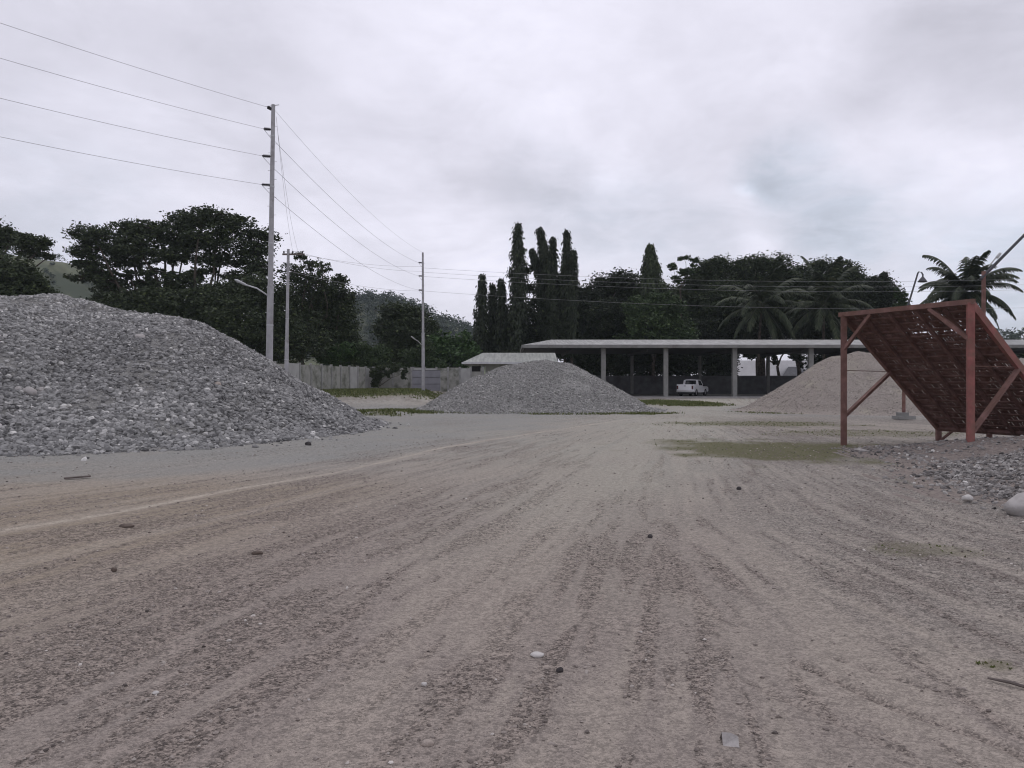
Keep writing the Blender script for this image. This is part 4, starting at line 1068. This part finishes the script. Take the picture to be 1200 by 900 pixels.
off = np.array([-23.5, -41.0, 0.0])
gL = 'wires rising over the huge heap from the tallest pole'
for q, sg, lb in zip([t1 + np.array([-0.26, -0.05, -0.12])] + e1, (1.05, 1.2, 1.3, 1.25), ('topmost', 'second from the top', 'third from the top', 'lowest')):
    wire(f'{lb} of four wires leading from the tallest pole over the huge heap', q, q + off, sg, 0.0072, gL)
gM = 'wires dropping from the tallest pole to the slim pole'
for q, y1, e_, lb in zip([P(321, 128, D1), P(321.5, 165, D1), P(321.5, 198, D1), P(321, 230, D1)], (0, 1, 2, 3), [t2] + e2, ('topmost', 'second highest', 'third highest', 'lowest')):
    wire(f'{lb} of the four wires slanting from the tallest pole down to the slim pole', q, e_, 0.75, 0.009 if y1 else 0.006, gM)
for dx, lb in ((0.0, 'first'), (0.35, 'second')):
    wire(f'{lb} thin drop cable from the top of the tallest pole to the thin short pole', t1 + np.array([0.1 + dx * 0.2, 0.1, -0.5 - 2 * dx]), t3 + np.array([0.3 + dx, 0, -0.15]), 0.6, 0.006, 'drop cables by the tallest pole', 'drop_cable')
gR = 'wires strung from the thin short pole to the slim pole'
for k, (dx, py, lb) in enumerate(((-0.3, 312, 'upper'), (0.3, 318, 'middle'), (0.95, 341, 'low'))):
    a_ = t3 + np.array([dx, 0, -0.12]) if k < 2 else P(340, 318, D3)
    wire(f'{lb} wire from the thin short pole to the slim pole', a_, P(496, py, D2), 0.35, 0.009, gR)
gS = 'long wires crossing in front of the trees from the slim pole'
for k, (y0, y1, lb) in enumerate(((314, 322, 'uppermost'), (319, 329, 'second'), (324, 335, 'third'), (341, 357, 'lowest'))):
    wire(f'{lb} long wire running from the slim pole across the trees behind the shed', P(496, y0, D2), P(1330, y1, 78), 1.0, 0.010, gS, n=50)


# ------------------------------------------------------------------ red gravel screen
def gravel_screen():
    A0 = np.array([8.40, 19.5]); B0 = np.array([9.78, 16.42])          # the two tall posts
    w = B0 - A0; W = np.linalg.norm(w); w3 = np.array([*(w / W), 0.0])
    h0, h1 = 3.32, 0.36
    sl = np.array([3.22, 1.42])
    TA = np.array([*A0, h0]); TB = np.array([*B0, h0]); LA = np.array([*(A0 + sl), h1]); LB = np.array([*(B0 + sl), h1])
    s3 = (LA - TA); L = np.linalg.norm(s3); s3 = s3 / L; nrm = np.cross(s3, w3); nrm /= np.linalg.norm(nrm)
    if nrm[2] < 0: nrm = -nrm
    s = empty('gravel_screen', (*((A0 + B0) / 2 + sl / 2), 0), 'rusty red steel gravel screen tilted on two tall posts', 'gravel screen')
    for p, m in ((A0, 'red2'), (B0, 'red')):
        z = -0.1
        MB().angle((*p, z), (*p, h0 - 0.02), 0.15, 0.02, flip=1).bar((p[0] + 0.03, p[1] + 0.04, z), (p[0] + 0.03, p[1] + 0.04, h0 - 0.03), 0.10, 0.10).build('post', M[m], s)
    MB().bar(TA - w3 * 0.10 + np.array([0, 0, 0.0]), TB + w3 * 0.10, 0.10, 0.11).build('top_beam', M['red2'], s)
    for p, q, m in ((TA, LA, 'red2'), (TB, LB, 'red')):
        MB().bar(p + nrm * 0.0, q, 0.09, 0.16, up=nrm).build('side_beam', M[m], s)
    MB().bar(LA, LB, 0.10, 0.14, up=nrm).build('bottom_beam', M['rust'], s)
    for f in (0.19, 0.40, 0.62, 0.82):
        p = TA + (TB - TA) * f - nrm * 0.07; q = LA + (LB - LA) * f - nrm * 0.07
        MB().angle(p + s3 * 0.08, q - s3 * 0.05, 0.065, 0.014, up=nrm, flip=-1).build('stringer', M['rust'], s)
    rows = MB()
    for i in range(1, 19):
        p = TA + s3 * (L * i / 19) - nrm * 0.015; rows.bar(p + w3 * 0.05, p + w3 * (W - 0.05), 0.045, 0.03, up=nrm)
    rows.build('screen_rails', M['rust'], s)
    # lengthwise screen bars, bent, each short run slightly off line, with a few gaps where light leaks through
    bars = MB(); nb = 104; rg = np.random.default_rng(5)
    for i in range(nb):
        f = (i + 0.5) / nb
        for j in range(38):
            u0 = L * j / 38 + (0.035 if (j in (7, 8, 12) and rg.random() < 0.45) else 0.0); u1 = L * (j + 1) / 38 - (0.004 if rg.random() < 0.96 else 0.02)
            jit = rg.normal(0, 0.0045); wid = W / nb * rg.uniform(0.82, 1.04)
            if rg.random() < (0.010 if j < 18 else 0.0015): wid *= 0.55
            if j in (7, 11): wid *= 0.95
            o = w3 * (W * f + jit) + nrm * (0.02 + rg.uniform(-0.009, 0.009))
            bars.bar(TA + s3 * u0 + o, TA + s3 * u1 + o, wid, 0.012, up=nrm)
    bars.build('screen_mesh', M['rust'], s)
    # knee braces in the plane of the posts
    MB().bar((*A0, h0 - 0.92), TA + w3 * 0.85 - np.array([0, 0, 0.06]), 0.08, 0.08).build('knee_brace', M['red2'], s)
    MB().bar((*B0, h0 - 0.80), TB - w3 * 0.95 - np.array([0, 0, 0.06]), 0.08, 0.08).build('knee_brace', M['red2'], s)
    # side ties and braces
    for p0, T, zz, fz in ((A0, TA, 1.90, 0.70), (B0, TB, 1.95, 0.45)):
        fr = (h0 - zz) / (h0 - h1); q = T + s3 * L * fr - nrm * 0.02
        MB().tube([(*p0, zz), q], 0.010, 6).build('tie_rod', M['red2'] if p0 is B0 else M['rust'], s)
        MB().bar((*p0, fz), q - np.array([0, 0, 0.03]), 0.10, 0.07).build('brace', M['red2'], s)
    for q, k in ((LA, 1), (LB, -1)):
        MB().bar((q[0], q[1], -0.05), (q[0], q[1], h1 + 0.02), 0.12, 0.10).build('leg', M['rust'], s)
        p = q + w3 * 0.45 * k
        MB().bar((q[0] + w3[0] * 0.06 * k, q[1] + w3[1] * 0.06 * k, 0.02), p + np.array([0, 0, -0.03]), 0.07, 0.05).build('leg_brace', M['rust'], s)
    q = LA + (LB - LA) * 0.42; MB().bar((q[0], q[1], 0.0), q, 0.10, 0.10).build('leg', M['rust'], s)


gravel_screen()


def lamps():
    d = 32.7; b = P(1059, 492.5, d); b[2] = 0.0
    s = empty('yard_lamp', (b[0], b[1], 0), 'leaning dark lamp with a bell shade, rising behind the red screen', 'lamp')
    MB().box((b[0], b[1], 0.10), (0.75, 0.55, 0.14)).box((b[0] - 0.05, b[1], 0.24), (0.36, 0.34, 0.16), 0.2).build('base', M['concrete'], s)
    k = P(1060, 372, d); t = P(1075.5, 320, d)
    MB().tube([(b[0], b[1], 0.25), k], [0.075, 0.06], 10).build('post', M['red2'], s, True)
    MB().tube([k - np.array([0.02, 0, 0.6]), k, P(1064, 358, d), t, t + np.array([0.04, 0, 0.05]), t + np.array([0.16, 0, 0.03]), t + np.array([0.20, 0, -0.06])], [0.045, 0.045, 0.042, 0.035, 0.03, 0.03, 0.03], 8).build('arm', M['lamp'], s, True)
    c = t + np.array([0.20, 0, -0.30])
    MB().lathe(c, [(0.0, 0.26), (0.03, 0.26), (0.035, 0.14), (0.07, 0.10), (0.13, 0.02), (0.185, -0.06), (0.19, -0.08), (0.17, -0.07), (0.11, 0.01), (0.0, 0.05)], 18, (0.05, 0, 1)).build('lamp_shade', M['lamp'], s, True)
    d = 27.0; b = P(1152.5, 448, d)
    s = empty('steel_boom', (b[0], b[1], 0), 'red steel post carrying a long dark slanting pipe, behind the red screen', 'boom')
    t = P(1152.5, 318, d)
    MB().bar((b[0], b[1], 0), t, 0.10, 0.09).build('post', M['red2'], s)
    e = P(1262, 213, d)
    MB().tube([P(1149, 327, d), e], [0.055, 0.04], 9).build('pipe', M['lamp'], s, True)
    MB().tube([P(1158, 313, d), P(1166, 303, d), P(1170, 299, d)], [0.02, 0.02, 0.02], 6).tube([P(1168, 302, d), P(1172, 297, d)], [0.06, 0.05], 8).build('bracket', M['galv'], s, True)
    MB().bar((b[0] + 0.05, b[1], 3.6), (b[0] - 0.65, b[1] + 0.1, 4.45), 0.07, 0.07).build('brace', M['red2'], s)


lamps()


# ------------------------------------------------------------------ pickup
def pickup():
    x, y = P(813, 0, 82)[0], 82.4
    s = empty('pickup_truck', (x, y, 0.14), 'white pickup truck parked under the open shed, tail towards the yard', 'pickup truck', rz=-R(31))
    # local: +Y is forward, length 5.2, width 1.8
    hw = 0.90

    def prism(prof, x0, x1, inset=None):
        """side profile (y, z) pushed across the width"""
        n = len(prof); a = [[x0, p[0], p[1]] for p in prof]; b = [[x1, p[0], p[1]] for p in prof]
        return a, b, n
    mb = MB()
    # lower body with wheel arches
    def arch(yc, r=0.46):
        return [(yc + r * math.cos(a), 0.40 + r * math.sin(a) * 1.0) for a in np.linspace(0, math.pi, 9)]
    low = [(-2.60, 0.50), (-2.62, 0.98)] + [(-1.0, 1.02), (0.9, 1.05), (2.1, 1.02), (2.55, 0.88), (2.62, 0.50)] + [(2.1, 0.42)] + arch(1.60)[0:9] + [(1.1, 0.40)] + arch(-1.55)[0:9] + [(-2.05, 0.42)]
    import bmesh
    bm = bmesh.new()
    va = [bm.verts.new((-hw, p[0], p[1])) for p in low]; vb = [bm.verts.new((hw, p[0], p[1])) for p in low]
    bm.faces.new(va); bm.faces.new(vb[::-1]); n = len(low)
    for i in range(n): bm.faces.new((va[i], vb[i], vb[(i + 1) % n], va[(i + 1) % n]))
    bmesh.ops.triangulate(bm, faces=bm.faces[:]); bmesh.ops.recalc_face_normals(bm, faces=bm.faces[:])
    me = bpy.data.meshes.new('body'); bm.to_mesh(me); bm.free(); o = bpy.data.objects.new('body', me); COL.objects.link(o); o.parent = s; me.materials.append(M['white'])
    # cab
    def ring(y0, z, w): return [[-w, y0, z], [w, y0, z]]
    c = MB(); B = [(-0.72, 1.03, 0.86), (1.15, 1.04, 0.86), (0.42, 1.72, 0.70), (-0.55, 1.74, 0.70)]
    v = [[sx * w_, yy, zz] for sx in (-1, 1) for yy, zz, w_ in B]
    c.raw(v, [[0, 1, 2, 3], [7, 6, 5, 4], [0, 3, 7, 4], [1, 5, 6, 2], [3, 2, 6, 7], [0, 4, 5, 1]]); c.build('cab', M['white'], s, local=True)
    def pane(q, name, off):
        q = np.array(q); nn = np.cross(q[1] - q[0], q[2] - q[0]); nn /= np.linalg.norm(nn)
        if nn @ np.array(off) < 0: nn = -nn
        MB().hexa(np.vstack([q + nn * 0.001, q + nn * 0.012])).build(name, M['glass'], s, local=True)
    def lerp(a_, b_, t): return np.array(a_) + (np.array(b_) - np.array(a_)) * t
    def quad(c0, c1, c2, c3, u0, u1, v0, v1):
        f = lambda u, w_: lerp(lerp(c0, c1, u), lerp(c3, c2, u), w_)
        return [f(u0, v0), f(u1, v0), f(u1, v1), f(u0, v1)]
    pane(quad(v[0], v[4], v[7], v[3], 0.10, 0.90, 0.30, 0.88), 'rear_window', (0, -1, 0))
    pane(quad(v[1], v[5], v[6], v[2], 0.06, 0.94, 0.10, 0.92), 'windscreen', (0, 1, 0))
    for k, off in ((0, (-1, 0, 0)), (4, (1, 0, 0))):
        for u0, u1 in ((0.06, 0.36), (0.39, 0.80)):
            pane(quad(v[k], v[k + 1], v[k + 2], v[k + 3], u0, u1, 0.14, 0.88), 'side_window', off)
    # bed walls, tailgate, bumper, lamps
    for sx in (-1, 1):
        MB().box((sx * 0.86, -1.66, 1.13), (0.08, 1.86, 0.24)).build('bed_rail', M['white'], s, local=True)
        MB().box((sx * 0.80, -2.64, 0.92), (0.15, 0.05, 0.36)).build('tail_light', M['red_lens'], s, local=True)
        MB().tube([(sx * 0.74, -0.95, 1.2), (sx * 0.66, -0.88, 1.66), (sx * 0.5, -0.86, 1.72), (0, -0.86, 1.73)], 0.045, 8).build('roll_bar', M['white'], s, True, local=True)
        MB().box((sx * 0.97, 0.72, 1.12), (0.16, 0.10, 0.16)).build('wing_mirror', M['black'], s, local=True)
    MB().box((0, -2.66, 0.94), (1.40, 0.06, 0.62)).build('tailgate', M['white'], s, local=True)
    MB().box((0, -2.695, 1.08), (0.22, 0.02, 0.06)).build('tailgate_handle', M['black'], s, local=True)
    MB().box((0, -2.72, 0.52), (1.74, 0.16, 0.16)).build('rear_bumper', M['silver'], s, local=True)
    MB().box((0, -2.5, 0.36), (1.5, 0.2, 0.2)).build('tow_bar', M['black'], s, local=True)
    for yy in (-1.55, 1.60):
        for sx in (-1, 1):
            wh = MB().lathe((sx * 0.68, yy, 0.37), [(0.24, 0.0), (0.36, 0.01), (0.37, 0.04), (0.37, 0.20), (0.36, 0.23), (0.24, 0.24)], 22, (sx, 0, 0)).build('wheel', M['rubber'], s, True, local=True)
            rm = MB().lathe((sx * 0.68, yy, 0.37), [(0.24, 0.20), (0.20, 0.19), (0.07, 0.20), (0.0, 0.21)], 14, (sx, 0, 0)).build('rim', M['silver'], None, True, local=True)
            rm.parent = wh


pickup()

# ------------------------------------------------------------------ camera, sky, sun
cam = bpy.data.cameras.new('camera'); co = bpy.data.objects.new('camera', cam); COL.objects.link(co)
co.location = (0, 0, CAM_H); cam.sensor_width = 36; cam.lens = 27.0; cam.clip_start = 0.05; cam.clip_end = 5000
co.rotation_euler = (R(90) - math.atan(2 / F), 0, 0)
SC.camera = co

SUN_EL, SUN_AZ = 58.0, 20.0          # high, ahead of the viewpoint, behind cloud
sd = bpy.data.lights.new('sun', 'SUN'); so = bpy.data.objects.new('sun', sd); COL.objects.link(so)
sd.energy = 0.6; sd.angle = R(35); sd.color = (1, 0.97, 0.93)
dirv = Vector((math.sin(R(SUN_AZ)) * math.cos(R(SUN_EL)), math.cos(R(SUN_AZ)) * math.cos(R(SUN_EL)), math.sin(R(SUN_EL))))
so.rotation_euler = dirv.to_track_quat('Z', 'Y').to_euler(); so.location = (0, 0, 60)

W = bpy.data.worlds.new('World'); SC.world = W; W.use_nodes = True
t = NT(W.node_tree); bg = t.N['Background']
sky = t.new('ShaderNodeTexSky', sky_type='NISHITA', sun_disc=False); sky.sun_elevation = R(SUN_EL); sky.sun_rotation = R(SUN_AZ)
tc = t.new('ShaderNodeTexCoord').outputs['Generated']
wn = t.new('ShaderNodeTexNoise'); t.set(wn, Scale=3.2, Detail=8.0, Roughness=0.62); t.link(tc, wn.inputs['Vector'])
dv = t.new('ShaderNodeVectorMath', operation='MULTIPLY_ADD'); t.link(wn.outputs['Color'], dv.inputs[0]); dv.inputs[1].default_value = (0.20, 0.20, 0.20)
sub = t.new('ShaderNodeVectorMath', operation='SUBTRACT'); t.link(tc, sub.inputs[0]); sub.inputs[1].default_value = (0.10, 0.10, 0.10)
t.link(sub.outputs[0], dv.inputs[2]); D = dv.outputs[0]
sx = t.new('ShaderNodeSeparateXYZ'); t.link(tc, sx.inputs[0])
zz = t.math('ADD', t.math('MAXIMUM', sx.outputs[2], 0.0), 0.22)
cb = t.new('ShaderNodeCombineXYZ'); t.link(t.math('DIVIDE', sx.outputs[0], zz), cb.inputs[0]); t.link(t.math('DIVIDE', sx.outputs[1], zz), cb.inputs[1])
n1 = t.noise(1.1, 7, cb.outputs[0], 0.55, 0.4)
val = t.math('ADD', t.ramp(n1, 0.32, 0.68, 1.03, 1.20), t.math('ADD', t.ramp(t.noise(2.6, 8, cb.outputs[0], 0.6, 0.6), 0.36, 0.66, -0.045, 0.045), t.ramp(t.noise(7.0, 8, cb.outputs[0], 0.6, 0.3), 0.38, 0.66, -0.02, 0.02)))
blue = None
brk = t.ramp(t.noise(4.5, 8, cb.outputs[0], 0.62, 0.5), 0.35, 0.62, 0.65, 1.25)
BL = [(620, 50, 420, 0.099, 0), (872, 226, 18, 0.158, 0), (885, 292, 45, 0.178, 0), (1140, 240, 100, 0.099, 0), (1060, 140, 120, 0.05, 0), (722, 212, 55, 0.139, 0), (120, 150, 90, 0.099, 0), (560, 262, 110, 0.069, 0), (430, 150, 90, -0.122, 0), (500, 165, 80, -0.13, 0), (560, 190, 80, -0.147, 0), (620, 218, 80, -0.165, 0.15), (680, 245, 80, -0.174, 0.25), (740, 268, 80, -0.157, 0.3), (810, 292, 80, -0.104, 0.3), (1130, -5, 110, -0.13, 0), (1060, 0, 80, -0.07, 0), (940, 220, 75, -0.209, 0.7), (900, 205, 50, -0.104, 0.5), (1045, 262, 80, -0.157, 0.4), (1000, 290, 80, -0.139, 0.6), (1190, 350, 110, -0.139, 0.8), (150, 40, 160, -0.087, 0), (300, 60, 120, -0.078, 0), (60, 260, 160, -0.095, 0.3), (1010, 112, 60, -0.113, 0), (850, 150, 90, -0.078, 0), (330, 180, 70, -0.06, 0), (1170, 80, 70, -0.078, 0)]
for px, py, r, amt, bl in BL:
    c = Vector(((px - CX) / F, 1, (HY - py) / F)).normalized()
    ds = t.new('ShaderNodeVectorMath', operation='DISTANCE'); t.link(D, ds.inputs[0]); ds.inputs[1].default_value = c
    k = t.ramp(ds.outputs['Value'], 0.0, 1.15 * r / F, 1.0, 0.0)
    k = t.math('MULTIPLY', k, brk)
    val = t.math('ADD', val, t.math('MULTIPLY', k, amt))
    if bl:
        q = t.math('MULTIPLY', k, bl); blue = q if blue is None else t.math('ADD', blue, q)
cl = t.mix(t.math('MINIMUM', blue, 0.8), (7.50, 7.33, 8.30), (6.55, 7.05, 8.2))
vm = t.new('ShaderNodeVectorMath', operation='SCALE'); t.link(cl, vm.inputs[0]); t.link(val, vm.inputs['Scale'])
low = t.ramp(sx.outputs[2], -0.02, 0.0)
mx = t.mix(0.93, sky.outputs[0], vm.outputs[0])
t.link(mx, bg.inputs['Color']); bg.inputs['Strength'].default_value = 0.10

# air ---------------------------------------------------------------------
hz = MB().box((0, 0, 49.0), (4200, 4200, 102.0)).build('haze', None)
hm = bpy.data.materials.new('haze_air'); hm.use_nodes = True; nt = hm.node_tree; nt.nodes.clear()
ou = nt.nodes.new('ShaderNodeOutputMaterial'); pv = nt.nodes.new('ShaderNodeVolumePrincipled')
pv.inputs['Color'].default_value = (0.82, 0.93, 1.0, 1); pv.inputs['Density'].default_value = 0.00019
nt.links.new(pv.outputs[0], ou.inputs['Volume']); hz.data.materials.append(hm)
tag(hz, 'thin pale haze over the yard and hills', None, None, 'stuff')

SC.view_settings.view_transform = 'Standard'; SC.view_settings.look = 'None'; SC.view_settings.exposure = 0.0; SC.view_settings.gamma = 1.0
cy = SC.cycles
cy.use_denoising = True; cy.filter_width = 1.1
try: cy.denoiser = 'OPENIMAGEDENOISE'
except Exception: pass
cy.max_bounces = 5; cy.diffuse_bounces = 3; cy.glossy_bounces = 2; cy.volume_bounces = 0; cy.transparent_max_bounces = 4
